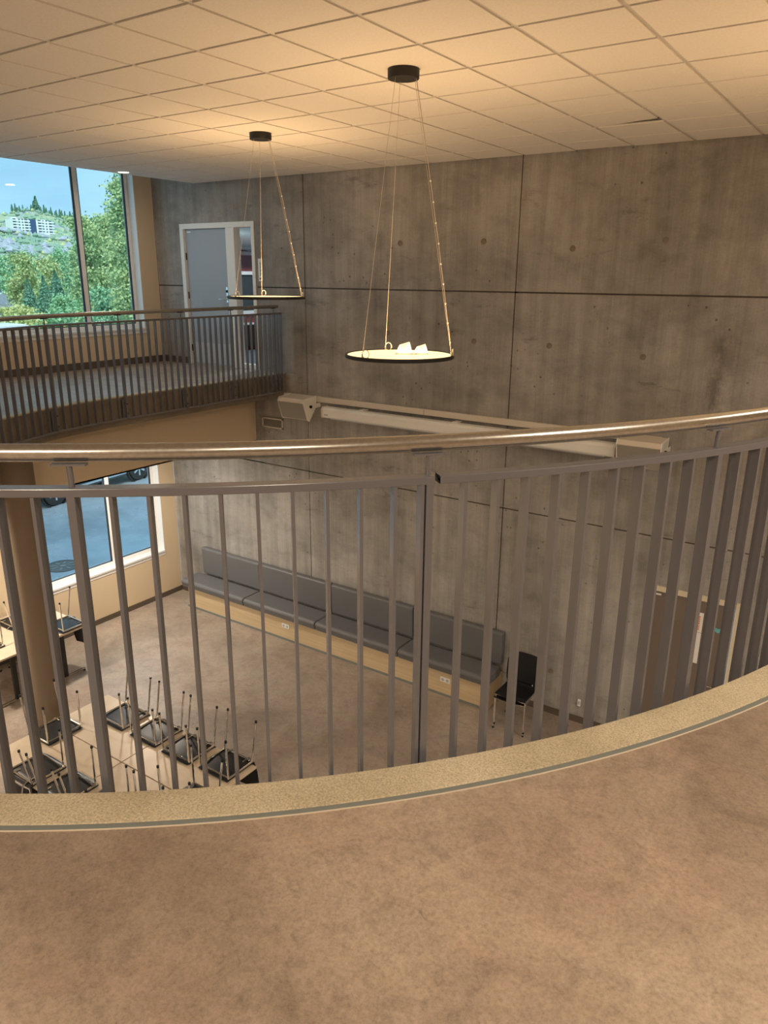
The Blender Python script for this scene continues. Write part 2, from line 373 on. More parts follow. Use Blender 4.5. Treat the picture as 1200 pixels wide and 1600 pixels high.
# ------------------------------------------------------------------ suspended ceiling
GX, GY, TX, TY = -5.590, 2.982, .5956, .6
CL = -9.06
ceiling = struct(thing('ceiling', (0, 0, 0), None, None), 'suspended ceiling of square white tiles in a white metal grid')
def tile_mesh(pts):
    q = MB(); z0 = CEIL - .008; z1 = CEIL + .012; ins = .0145
    cx = sum(p[0] for p in pts) / len(pts); cy = sum(p[1] for p in pts) / len(pts); n = len(pts)
    def sh(p, d): return (p[0] + (d if p[0] < cx else -d), p[1] + (d if p[1] < cy else -d))
    vs = [(*sh(p, ins), z0) for p in pts] + [(*sh(p, ins), z0 + .011) for p in pts] + [(*sh(p, .003), z0 + .0115) for p in pts] + [(*sh(p, .003), z1 + .008) for p in pts]
    fs = [tuple(range(n))[::-1]] + [(l*n + i, l*n + (i + 1) % n, (l+1)*n + (i + 1) % n, (l+1)*n + i) for l in range(3) for i in range(n)] + [tuple(range(3*n, 4*n))]
    q.add(vs, fs); return q
full = tile_mesh([(0, 0), (TX, 0), (TX, TY), (0, TY)]).mesh('ceiling_tile', 'tile', fix=True)
YE = WY - .02
rest = MB()
for k in range(-6, 19):
    for a in range(-14, 10):
        x0, x1, y0, y1 = GX + TX * k, GX + TX * (k + 1), GY + TY * a, GY + TY * (a + 1)
        if x1 <= CL + .05 or y0 > YE - .05 or x0 > X1: continue
        x0, x1, y1, y0 = max(x0, CL + .01), min(x1, X1), min(y1, YE), max(y0, Y0)
        if y1 <= Y0: continue
        seen = (x0 < .6 and a > -5)
        if k == 5 and a == 6:
            tile_mesh([(x0, y0), (x1, y0), (x1, y1 - .15), (x0, y1 - .01)]).obj('ceiling_tile', 'tile', ceiling, fix=True)['label'] = 'slipped tile leaving a dark wedge gap'; continue
        if not seen:
            t = tile_mesh([(x0, y0), (x1, y0), (x1, y1), (x0, y1)]); rest.add(t.v, t.f); continue
        if k == 4 and a == 8: y1 -= .03
        if abs(x1 - x0 - TX) < .01 and abs(y1 - y0 - TY) < .01: link('ceiling_tile', full, ceiling, (x0, y0, 0))
        else: tile_mesh([(x0, y0), (x1, y0), (x1, y1), (x0, y1)]).obj('ceiling_tile', 'tile', ceiling, fix=True)
tag(rest.obj('distant_tile_field', 'tile', ceiling, fix=True), kind='stuff')
q = MB()
for k in range(-6, 19):
    x = GX + TX * k
    if CL < x < X1: q.box(x - .013, Y0, CEIL, x + .013, YE, CEIL + .003); q.box(x - .001, Y0, CEIL + .003, x + .001, YE, CEIL + .03)
for a in range(-13, 10):
    y = GY + TY * a
    if y < YE: q.box(CL, y - .013, CEIL + .0006, X1, y + .013, CEIL + .0036)
q.box(CL, YE - .02, CEIL - .001, X1, YE, CEIL + .002); q.box(CL - .01, Y0, CEIL - .004, CL + .025, YE, CEIL + .002)
tag(q.obj('grid_bars', 'tbar', ceiling), kind='stuff')
q = MB(); q.box(CL, Y0, CEIL + .4, X1, WY, CEIL + .5); q.box(X1 - .02, Y0, CEIL, X1, WY, CEIL + .4)
q.box(CL, YE + .01, CEIL + .02, X1, WY, CEIL + .4)
q.obj('plenum', 'plenum', ceiling)
q = MB(); q.box(CL - .02, Y0, CEIL, CL - .01, YE, CEIL + .75)
struct(q.obj('trim_1', 'white'), 'white upstand at the edge of the ceiling beside the window')
struct(box('ceiling_recess', 'white', (WX - .4, Y0, CEIL + .75, CL, WY + .3, CEIL + .85)))

# ------------------------------------------------------------------ concrete wall with cast panels
wall = struct(thing('wall_back', (0, 0, 0), None, None), 'grey board-cast concrete wall with large panel joints')
D1 = (-9.44, UP, -7.90, UP + 2.085)              # upper door opening
D2 = (-1.975, 0, -.94, 2.08)                     # lower door opening
def wall_panel(x0, x1, z0, z1, holes, mt='concrete', dy=0.0):
    xs = {x0, x1}; zs = {z0, z1}; H = []
    for h in holes:
        a, b, c, d = max(h[0], x0), max(h[1], z0), min(h[2], x1), min(h[3], z1)
        if a < c and b < d: xs |= {a, c}; zs |= {b, d}; H.append((a, b, c, d))
    xs = sorted(xs); zs = sorted(zs); inside = lambda x, z: not any(h[0] < x < h[2] and h[1] < z < h[3] for h in H)
    q = MB(); g_ = .007; y0 = WY + dy
    cell = [[inside((xs[i] + xs[i+1]) / 2, (zs[j] + zs[j+1]) / 2) for j in range(len(zs) - 1)] for i in range(len(xs) - 1)]
    for i in range(len(xs) - 1):
        for j in range(len(zs) - 1):
            if cell[i][j]:
                a, b, c, d = xs[i], zs[j], xs[i+1], zs[j+1]
                a += g_ * (a == x0); c -= g_ * (c == x1); b += g_ * 1.3 * (b == z0); d -= g_ * 1.3 * (d == z1)
                q.box(a, y0, b, c, WY + .26, d)
    return q.obj('concrete_panel', mt, wall)
px = [WX, -6.99, -3.83, -.68, 2.47, X1]; pz = [0, EYE - 2.78, EYE - .17, CEIL + .8]
for i in range(5):
    for j in range(3):
        wall_panel(px[i], px[i+1], pz[j], pz[j+1], [D1, D2], dy=.006 * ((i * 2 + j) % 3 == 1))
for zc, zd in ((WY + .02, 0),): pass
q = MB()
for x in px[1:-1]: q.box(x - .02, WY + .018, 0, x + .02, WY + .2, CEIL + .4)
for z in pz[1:-1]: q.box(WX, WY + .018, z - .02, D1[0], WY + .2, z + .02); q.box(D1[2], WY + .018, z - .02, X1, WY + .2, z + .02)
q.obj('joint_backing', 'base', wall)
for (x, z) in ((-4.17, EYE - 2.40),): q = MB(); q.lathe([(.022, 0), (.022, .006), (.01, .008)], n=12); o = q.obj('tie_plug', 'cream', wall); o.location = (x, WY - .001, z); o.rotation_euler = (PI / 2, 0, 0)
q = MB(); q.lathe([(.034, 0), (.034, .003), (.022, .003), (.018, -.004)], n=16); hm = q.mesh('tie_hole', M['concrete_slab'])
for (x, z) in ((-3.03, .60), (-5.43, 5.82), (-4.27, 5.82), (-3.18, 5.73), (-2.20, 5.80), (-4.34, 4.68), (-3.37, 4.68), (-5.6, 4.72), (-2.3, 4.62)):
    link('tie_hole', hm, wall, (x, WY - .001, z), (PI / 2, 0, 0))
struct(box('baseboard_back', 'base', (-3.55, WY - .014, 0, D2[0] - .002, WY, .085)))
struct(box('baseboard_back_left', 'base', (WX, WY - .014, 0, -9.65, WY, .085)))
struct(box('baseboard_upper', 'base', (WX, WY - .014, UP, D1[0] - .002, WY, UP + .10)))

# ------------------------------------------------------------------ window wall
WT = .22
def yz_wall(name, mt, y0, y1, z0, z1, holes, x0=WX, th=WT):
    ys = sorted({y0, y1} | {h[0] for h in holes} | {h[2] for h in holes}); zs = sorted({z0, z1} | {h[1] for h in holes} | {h[3] for h in holes}); q = MB()
    for i in range(len(ys) - 1):
        for j in range(len(zs) - 1):
            yc, zc = (ys[i] + ys[i+1]) / 2, (zs[j] + zs[j+1]) / 2
            if not any(h[0] < yc < h[2] and h[1] < zc < h[3] for h in holes): q.box(x0 - th, ys[i], zs[j], x0, ys[i+1], zs[j+1])
    return struct(q.obj(name, mt))
W1 = (1.2, UP + .55, 7.985, EYE + 1.60)
W2 = (5.30, .86, 7.995, 2.98)
yz_wall('wall_left', 'paint', Y0, WY, 0, CEIL + .8, [(h[0] - .012, h[1] - .03, h[2] + .012, h[3]) for h in (W1, W2)])
def window(name, h, mull, label):
    y0, z0, y1, z1 = h; xg = WX - .15
    w = struct(thing(name, (0, 0, 0), None, None), label)
    q = MB()                                     # reveal lining and sill
    q.box(xg, y0, z0 - .03, WX + .025, y1, z0); q.box(xg, y1, z0 - .03, WX + .004, y1 + .012, z1); q.box(xg, y0 - .012, z0 - .03, WX + .004, y0, z1)
    q.obj('window_lining', 'white_pvc', w, bevel=.003)
    box('sill_apron', 'white_pvc', (WX, y0 - .02, z0 - .085, WX + .008, y1 + .02, z0 - .03), w)
    fr = .055
    def bar(b, nm='window_frame'): return box(nm, 'white_pvc', b, w, bevel=.004)
    bar((xg - .05, y0, z0, xg + .02, y1, z0 + fr)); bar((xg - .05, y0, z1 - fr, xg + .02, y1, z1))
    bar((xg - .05, y0, z0 + fr, xg + .02, y0 + fr, z1 - fr)); bar((xg - .05, y1 - fr, z0 + fr, xg + .02, y1, z1 - fr))
    ms = [y0 + fr] + list(mull) + [y1 - fr]
    for y in mull: bar((xg - .05, y - .036, z0 + fr, xg + .02, y + .036, z1 - fr), 'mullion')
    for i in range(len(ms) - 1):
        a = ms[i] + (.036 if i else 0); b = ms[i+1] - (.036 if i < len(ms) - 2 else 0)
        q = MB(); q.box(xg - .018, a, z0 + fr, xg - .012, b, z1 - fr); q.obj('pane', 'glass', w)
        q = MB(); t = .016; zz0, zz1 = z0 + fr, z1 - fr
        q.box(xg - .02, a, zz0, xg + .012, a + t, zz1); q.box(xg - .02, b - t, zz0, xg + .012, b, zz1); q.box(xg - .02, a, zz0, xg + .012, b, zz0 + t * .6); q.box(xg - .02, a, zz1 - t, xg + .012, b, zz1)
        q.obj('gasket', 'gasket', w)
    return w
window('window_1', W1, [7.09, 5.55, 4.0, 2.5], 'tall window of the upper storey with white frame and hillside view')
window('window_2', W2, [7.085], 'white framed ground floor window onto wet asphalt')
struct(box('baseboard_left', 'base', (WX, Y0, 0, WX + .014, WY - .014, .085)))
struct(box('baseboard_upper_left', 'base', (WX, Y0, UP, WX + .016, WY - .014, UP + .10)))
# remaining shell
struct(box('wall_right', 'paint', (X1, Y0, 0, X1 + .2, WY + .3, CEIL + .9)))
struct(box('wall_front', 'paint', (WX - .2, Y0 - .2, 0, X1 + .2, Y0, CEIL + .9)))
# dropped ceiling under the far balcony
q = MB(); q.box(WX, 1.0, 2.98, -8.03, WY, 3.0); q.box(-8.05, 1.0, 2.98, -8.03, WY, UP - .34)
struct(q.obj('wall_bulkhead', 'paint'), 'beige bulkhead of the dropped ceiling below the far balcony')

# column
col = thing('column', (-7.90, 4.39, 0), 'round brown painted column rising beside the stacked-up tables', 'column')
q = MB(); q.cyl((0, 0), .175, 0.0, UP - .34, 40); q.obj('shaft', 'column', col, smooth=True)
q = MB(); q.lathe([(.177, 0), (.184, .001), (.184, .07), (.177, .072)], n=40); q.obj('base_ring', 'base', col)

# ------------------------------------------------------------------ railings
def frame_at(P, s):                 # point, tangent, normal toward the opening at arclength s
    acc = 0
    for i in range(len(P) - 1):
        a = Vector(P[i]); b = Vector(P[i+1]); L = (b - a).length
        if acc + L >= s: t = (b - a) / L; p = a + t * (s - acc); return p, t, Vector((-t.y, t.x))
        acc += L
    a = Vector(P[-2]); b = Vector(P[-1]); t = (b - a).normalized(); return b, t, Vector((-t.y, t.x))
def bar_mesh(th, w, z0, z1):
    q = MB(); q.box(-th / 2, -w / 2, z0, th / 2, w / 2, z1); return q.mesh('baluster', M['rail'])
ZT = EYE - .525; ZB = UP - .25
BAL = bar_mesh(.009, .040, ZB + .01, ZT); POST = bar_mesh(.020, .042, ZB - .005, ZT + .004)
q = MB(); q.prism([(.009 * math.cos(k * PI / 3), .009 * math.sin(k * PI / 3)) for k in range(6)], .021, .030, 'y'); BOLT = q.mesh('bolt', M['black_metal'])
def railing(t, path, hand, bal, posts, gaps, plates=True):
    """path: centre line of the flat bars; bal/posts: (x, y, tangent) lists"""
    for (p, tg) in bal: link('baluster', BAL, t, (p.x, p.y, 0), (0, 0, math.atan2(tg.y, tg.x)))
    hw = .021
    for seg in gaps:                 # separate top and bottom flats for each welded segment
        A = offset(seg, hw); B = offset(seg, -hw)
        ring(B, A, ZT, ZT + .022).obj('top_rail', 'rail', t, bevel=.002)
        A = offset(seg, .012); B = offset(seg, -.012); ring(B, A, ZB - .012, ZB + .014).obj('bottom_rail', 'rail', t)
    for (p, tg) in posts:
        a = math.atan2(tg.y, tg.x); n = Vector((-tg.y, tg.x))
        po = link('post', POST, t, (p.x, p.y, 0), (0, 0, a))
        q = MB(); q.box(-.035, -.021 - .012, ZB + .0, .035, -.021, UP - .03)
        pl = q.obj('bolt_plate', 'rail', po)
        for z in (ZB + .06, ZB + .17): link('bolt', BOLT, po, (0, 0, z))
        q = MB(); q.tube([(0, 0, ZT + .02), (0, 0, ZT + .05), (0, -.004, EYE - .445)], .0075, 10)
        q.box(-.042, -.012, EYE - .448, .042, .010, EYE - .443)
        q.obj('saddle_bracket', 'rail', po)
    q = MB(); q.tube([(x, y, EYE - .421) for x, y in hand], .0225, 20); q.obj('handrail', 'steel', t, smooth=True)
ang = [-52.51, -51.24, -50.03, -48.89, -47.71, -46.49, -45.31, -44.13, -42.96, -41.74, -40.75, -40.49, -39.12, -37.83, -36.62, -35.29, -33.98, -32.65, -31.36, -29.99, -28.69, -27.18]
RB = 4.292
def on(a, r=RB): return Vector((CX + r * math.cos(math.radians(a)), CY + r * math.sin(math.radians(a))))
def tan(a): return Vector((-math.sin(math.radians(a)), math.cos(math.radians(a))))
pa = {-52.51, -40.49, -27.18}
bal = [a for a in ang if a not in pa]; post = [-52.51, -40.49, -27.18]
a = -53.75
k = 1
while a > -75:
    (post if k == 11 else bal).append(a); k = k + 1 if k < 11 else 1; a -= 1.20
a = -25.83; k = 1
while a < -2:
    (post if k == 10 else bal).append(a); k = k + 1 if k < 10 else 1; a += 1.34
near_rail = thing('balcony_railing', (*on(-40.49), UP), 'curved grey flat-bar balustrade with steel handrail in front of the photographer', 'railing', 'balcony balustrades')
near_rail.location = (0, 0, 0)
segs = [arc(RB, -75.2, -40.32, 60), arc(RB, -40.12, 0, 60) + [(CX + RB, 6.0), (CX + RB, 8.22)]]
run = [(Vector((CX + RB, CY + .1 * i)), Vector((0, 1))) for i in range(38)]
railing(near_rail, None, arc(4.272, -75.5, 0, 120) + [(CX + 4.272, 6.0), (CX + 4.272, 8.22)], [(on(a), tan(a)) for a in bal] + [r for i, r in enumerate(run) if i % 10 != 7],
        [(on(a), tan(a)) for a in post] + [r for i, r in enumerate(run) if i % 10 == 7], segs)
far_path = offset(left, -.055); far_path[0] = (far_path[0][0], WY - .12)
def at_y(y):
    for i in range(len(far_path) - 1):
        a, b = far_path[i], far_path[i+1]
        if a[1] >= y >= b[1]:
            t = (y - a[1]) / (b[1] - a[1] + 1e-9); tg = (Vector(b) - Vector(a)).normalized(); return Vector((a[0] + (b[0] - a[0]) * t, y)), tg
FP = [8.06, 7.24, 6.40, 5.50, 4.56, 3.62, 2.72]
fb = []; fp = [at_y(y) for y in FP]
ys = [8.20] + FP
for i in range(len(ys) - 1):
    n = 1 if i == 0 else 9
    for j in range(1, n): fb.append(at_y(ys[i] + (ys[i+1] - ys[i]) * j / n))
fb.append(at_y(8.195)); fb.append(at_y(8.13))
fpath = [p for p in far_path if p[1] > 2.6]
far_rail = thing('balcony_railing', (0, 0, 0), 'grey flat-bar balustrade of the far balcony ending at the concrete wall', 'railing', 'balcony balustrades')
hand_far = [(p[0] - .012, p[1]) for p in fpath]
hf = [(hand_far[0][0], 8.16)] + [p for p in hand_far if p[1] < 8.16]
railing(far_rail, None, hf, fb, fp, [fpath])

# ------------------------------------------------------------------ upper door with side light and the room behind
d1 = struct(thing('door_1', (0, 0, 0), None, None), 'pale blue-grey upper door with white frame and narrow side light')
x0, z0, x1, z1 = D1; y0, y1 = WY - .012, WY + .12
def fb_(name, b, mt='white', p=d1, **k): return box(name, mt, b, p, bevel=.003, **k)
fb_('door_frame', (x0, y0, z0, x0 + .075, y1, z1)); fb_('door_frame', (x1 - .06, y0, z0, x1, y1, z1)); fb_('door_frame', (x0 + .075, y0, z1 - .075, x1 - .06, y1, z1))
fb_('door_frame', (-8.47, y0 + .004, z0, -8.30, y1, z1 - .075)); fb_('door_frame', (-8.30, y0 + .01, z0, x1 - .06, y1, z0 + .07))
leaf = fb_('door_leaf', (x0 + .085, WY + .03, z0 + .01, -8.475, WY + .07, z1 - .08), 'door_blue')
box('kick_plate', 'kick', (x0 + .10, WY + .026, z0 + .03, -8.49, WY + .03, z0 + .34), leaf)
q = MB(); q.box(-8.535, WY + .018, UP + .96, -8.505, WY + .03, UP + 1.18); q.tube([(-8.52, WY + .03, UP + 1.0), (-8.52, WY - .02, UP + 1.0), (-8.535, WY - .03, UP + 1.0), (-8.65, WY - .03, UP + 1.0)], .009, 8); q.obj('door_handle', 'chrome', leaf)
q = MB(); q.cyl((0, 0), .02, 0, .02, 12); o = q.obj('door_lock', 'black_plastic', leaf); o.location = (-8.52, WY + .03, UP + 1.12); o.rotation_euler = (PI / 2, 0, 0)
for z in (UP + 1.62, UP + 1.05, UP + .25): q = MB(); q.cyl((x0 + .082, WY + .022), .009, z - .05, z + .05, 10); q.obj('hinge', 'black_metal', d1)
box('name_plate', 'white', (x0 + .12, WY + .027, z1 - .125, x0 + .20, WY + .03, z1 - .105), leaf)
box('side_light', 'glass', (-8.30, WY + .05, z0 + .07, x1 - .06, WY + .056, z1 - .075), d1)
rb = struct(thing('wall_back_room', (0, 0, 0), None, None))
yb = WY + .26
q = MB(); q.box(-10.3, yb, UP - .1, -6.2, yb + 3.6, UP); q.obj('room_floor', 'bluefloor', rb)
q = MB(); q.box(-10.3, yb + 3.5, UP, -6.2, yb + 3.6, UP + 2.9); q.box(-10.4, yb, UP, -10.3, yb + 3.6, UP + 2.9); q.box(-6.2, yb, UP, -6.1, yb + 3.6, UP + 2.9); q.obj('red_partition', 'redwall', rb)
box('room_ceiling', 'plenum', (-10.4, yb, UP + 2.9, -6.1, yb + 3.6, UP + 3.0), rb)
lamp('back_room_light', 'AREA', (-8.6, yb + 1.6, UP + 2.8), 40, (.85, .93, 1.0), size=.5)
du = tag(thing('air_duct', (0, 0, 0), 'round zinc air duct seen through the upper side light', 'duct'))
q = MB(); q.tube([(-9.95, yb + .2, UP + 1.98), (-9.95, yb + 3.3, UP + 1.98)], .20, 24, caps=False); q.obj('duct_pipe', 'duct', du, smooth=True)
for y in (yb + .9, yb + 1.75, yb + 2.6):
    q = MB(); q.tube([(-9.95 + .205 * math.cos(w * PI / 12), y, UP + 1.98 + .205 * math.sin(w * PI / 12)) for w in range(24)], .014, 6, closed=True); q.obj('duct_collar', 'duct', du)
    q = MB(); q.tube([(-9.95, y + .1, UP + 2.17), (-9.95, y + .1, UP + 2.9)], .008, 6); q.obj('duct_hanger', 'black_metal', du)
iw = thing('interior_window', (0, 0, 0), 'white framed dark window on the red wall behind the side light', 'window')
wx = -10.3
for b_ in ((wx, 9.6, UP + 1.36, wx + .05, 12.1, UP + 1.42), (wx, 9.6, UP + .66, wx + .05, 12.1, UP + .72), (wx, 10.28, UP + .72, wx + .05, 10.38, UP + 1.36), (wx, 11.2, UP + .72, wx + .05, 11.28, UP + 1.36)): box('frame', 'white', b_, iw)
box('dark_glazing', 'plenum', (wx + .002, 9.6, UP + .72, wx + .015, 12.1, UP + 1.36), iw)
ra = thing('radiator', (0, 0, 0), 'dark radiator with pale top edge behind the side light', 'radiator')
box('radiator_body', 'black_metal', (wx + .005, 9.6, UP + .06, wx + .10, 12.0, UP + .47), ra); box('top_edge', 'white', (wx + .003, 9.6, UP + .47, wx + .11, 12.0, UP + .50), ra)
pb = thing('ceiling_beam', (0, 0, 0), 'pale horizontal beam crossing the red wall behind the side light', 'beam'); box('beam', 'white', (wx, yb + .1, UP + 1.70, wx + .12, 12.1, UP + 1.76), pb)

# ------------------------------------------------------------------ lower door, notices, small wall items
d2 = struct(thing('door_2', (0, 0, 0), None, None), 'taupe lower door with cream frame')
x0, z0, x1, z1 = D2
for b in ((x0, y0, z0, x0 + .06, y1, z1), (x1 - .07, y0, z0, x1, y1, z1), (x0 + .06, y0, z1 - .065, x1 - .07, y1, z1)): fb_('door_frame', b, 'cream', d2)
leaf2 = fb_('door_leaf', (x0 + .068, WY + .02, .008, x1 - .085, WY + .06, z1 - .07), 'door_brown', d2)
box('door_plate', 'white', (x0 + .10, WY + .016, z1 - .12, x0 + .17, WY + .02, z1 - .10), leaf2)
q = MB(); q.tube([(-1.11, WY + .02, 1.02), (-1.11, WY - .03, 1.02), (-1.125, WY - .035, 1.02), (-1.23, WY - .035, 1.02)], .009, 8); q.box(-1.125, WY + .012, .95, -1.095, WY + .02, 1.12); q.obj('door_handle', 'chrome', leaf2)
for z in (1.72, 1.15, .3): q = MB(); q.cyl((x0 + .066, WY + .012), .009, z - .05, z + .05, 10); q.obj('hinge', 'chrome', d2)
n1 = thing('notice', (-1.405, WY + .016, 1.745), 'white notice with orange and navy bars, upper sheet on the lower door', 'notice')
box('sheet', 'paper', (-.08, -.002, -.12, .08, 0, .12), n1)
q = MB(); [q.box(-.08 + i * .0, -.0035, .075 - j * .026, .055 - j * .022 + .03, -.002, .09 - j * .026) for j in range(1) for i in (0,)]
q = MB()
for j in range(4): q.box(.0, -.0035, .058 - j * .026, .05, -.002, .076 - j * .026)
for j in range(4): q.box(-.065, -.0035, -.045 - j * .016, .05, -.002, -.034 - j * .016)
q.obj('orange_bars', 'orange', n1)
q = MB()
for j in range(3): q.box(-.065 + .02 * (j % 2), -.0035, .058 - j * .026, -.004, -.002, .076 - j * .026)
q.obj('navy_bars', 'navy', n1)
n2 = thing('notice', (-1.405, WY + .016, 1.43), 'white printed list sheet below the orange notice on the lower door', 'notice')
box('sheet', 'paper', (-.08, -.002, -.19, .08, 0, .19), n2)
q = MB()
for j in range(9):
    z = .15 - j * .036; q.box(-.065, -.003, z, -.065 + .06 + .03 * ((j * 7) % 3) / 2, -.002, z + .004)
q.obj('print_lines', 'fadedink', n2)
n3 = thing('tape_strip', (-1.18, WY + .016, 1.70), 'crumpled teal tape strip stuck on the lower door', 'tape')
q = MB(); n = 10; vs = []
for i in range(n + 1):
    x = -.075 + .15 * i / n; w = .008 * math.sin(i * 1.7); vs += [(x, -.004 - abs(w), -.02 + w), (x, -.006 + .3 * w, .025 + w * .6)]
q.add(vs + [(x, 0.001, z) for x, y, z in vs], [(2*i, 2*i+2, 2*i+3, 2*i+1) for i in range(n)] + [(2*n+2+2*i, 2*n+2+2*i+1, 2*n+2+2*i+3, 2*n+2+2*i+2) for i in range(n)]); q.obj('tape', 'teal', n3)
ho = thing('wall_guard', (-.775, WY, 1.1), 'dark upright bar fixed on the wall right of the lower door', 'bar')
box('guard_plate', 'base', (-.012, -.02, 0, .012, 0, .42), ho, bevel=.003)
so = thing('wall_socket', (-2.62, WY, .24), 'small white socket just above the baseboard left of the lower door', 'socket')
box('socket_plate', 'white', (-.02, -.02, 0, .02, 0, .09), so, bevel=.003); box('socket_face', 'fadedink', (-.012, -.0215, .02, .012, -.02, .07), so)
sg = thing('door_sign', (-7.80, WY - .004, EYE - .09), 'narrow white upright sign beside the upper door', 'sign')
box('sign_plate', 'white', (-.042, -.006, 0, .042, 0, .31), sg, bevel=.002)
q = MB()
for j in range(13): q.box(-.012, -.0075, .075 + j * .015, .012 + .006 * (j % 3 - 1), -.006, .083 + j * .015)
q.box(-.018, -.0075, .025, .0, -.006, .05); q.box(.005, -.0075, .03, .02, -.006, .045)
q.obj('lettering', 'ink', sg)
ve = thing('air_vent', (-7.675, WY, EYE - 2.13), 'white framed rectangular vent grille under the far balcony end', 'vent')
q = MB(); w, h = .205, .075
q.box(-w, -.02, -h, w, 0, -h + .018); q.box(-w, -.02, h - .018, w, 0, h); q.box(-w, -.02, -h, -w + .018, 0, h); q.box(w - .018, -.02, -h, w, 0, h); q.obj('frame', 'speaker', ve)
for j in range(6):
    z = -h + .025 + j * .019; q = MB(); q.prism([(-.014, z), (-.012, z), (-.002, z + .012), (-.004, z + .012)], -w + .018, w - .018); q.obj('slat', 'grille', ve)

# ------------------------------------------------------------------ projection screen, duct, speakers
zc = EYE - 1.72
tr_ = thing('cable_trunking', (0, WY, zc), 'long white cable trunking running behind the speakers and screen', 'trunking')
box('trunk', 'speaker', (-7.95, -.045, 0, -2.0, 0, .075), tr_, bevel=.003)
q = MB(); [q.box(x - .002, -.047, .002, x + .002, -.044, .073) for x in (-7.0, -5.0, -3.0)]; q.obj('cover_joint', 'base', tr_)
sc = thing('projection_screen', (0, 0, 0), 'long white roll-up projection screen housing mounted on the concrete wall', 'screen')
ya, yb2 = WY - .20, WY - .065; za, zb = EYE - 1.90, EYE - 1.755
prof = [(ya, za + .02), (ya + .015, za), (yb2, za), (yb2, zb), (ya + .03, zb), (ya, zb - .03)]
q = MB(); q.prism(prof, -6.56, -2.46); q.obj('housing', 'white', sc, bevel=.004)
q = MB(); p2 = [(y + (.004 if y > WY - .15 else -.004), z + (.004 if z > EYE - 1.83 else -.004)) for y, z in prof]
for a_, b_ in ((-6.58, -6.56), (-2.46, -2.44)): q = MB(); q.prism(p2, a_, b_); q.obj('end_cap', 'speaker', sc)
box('bottom_bar', 'kick', (-6.45, ya + .04, za - .018, -2.57, ya + .075, za + .001), sc)
for x in (-5.95, -4.5, -3.0): box('wall_bracket', 'white', (x - .04, WY - .12, zb - .001, x + .04, WY - .0, zb + .012), sc)
box('rating_label', 'fadedink', (-6.53, ya - .0015, za + .035, -6.46, ya, za + .055), sc)
def speaker(x0, x1, label):
    s = thing('wall_speaker', ((x0 + x1) / 2, WY, zc - .05), label, 'speaker', 'wall speakers beside the screen'); h = (x1 - x0) / 2
    pr = [(-.10, .14), (-.36, .12), (-.385, .07), (-.30, -.17), (-.26, -.19), (-.12, -.02)]
    q = MB(); q.prism(pr, -h + .012, h - .012); q.obj('cabinet', 'speaker', s, bevel=.006)
    gp = [(-.386, .065), (-.392, .062), (-.309, -.168), (-.302, -.166)]
    q = MB(); q.prism(gp, -h + .016, h - .016); q.obj('grille', 'grille', s)
    cx_, cy_ = -.25, .0; lip = [(cx_ + (y - cx_) * 1.04, cy_ + (z - cy_) * 1.05) for y, z in pr]
    for a_, b_ in ((-h, -h + .014), (h - .014, h)): q = MB(); q.prism(lip, a_, b_); q.obj('side_panel', 'white', s, bevel=.004)
    q = MB(); q.cyl((0, 0), .022, 0, .02, 14); o = q.obj('knob', 'black_plastic', s); o.location = (h, -.24, .01); o.rotation_euler = (0, PI / 2, 0)
    q = MB(); q.box(-.05, -.11, -.03, .05, -.046, .09); q.box(h, -.245, -.02, h + .006, -.02, .04); q.obj('mounting_bracket', 'white', s)
    q = MB(); q.cyl((0, 0), .012, 0, .004, 12); o = q.obj('badge', 'white', s); o.location = (-h + .06, -.372, .02); o.rotation_euler = (PI / 2 + .35, 0, 0)
    return s
speaker(-7.22, -6.74, 'cream wall speaker at the left end of the projection screen')
speaker(-2.38, -1.90, 'cream wall speaker at the right end of the projection screen')

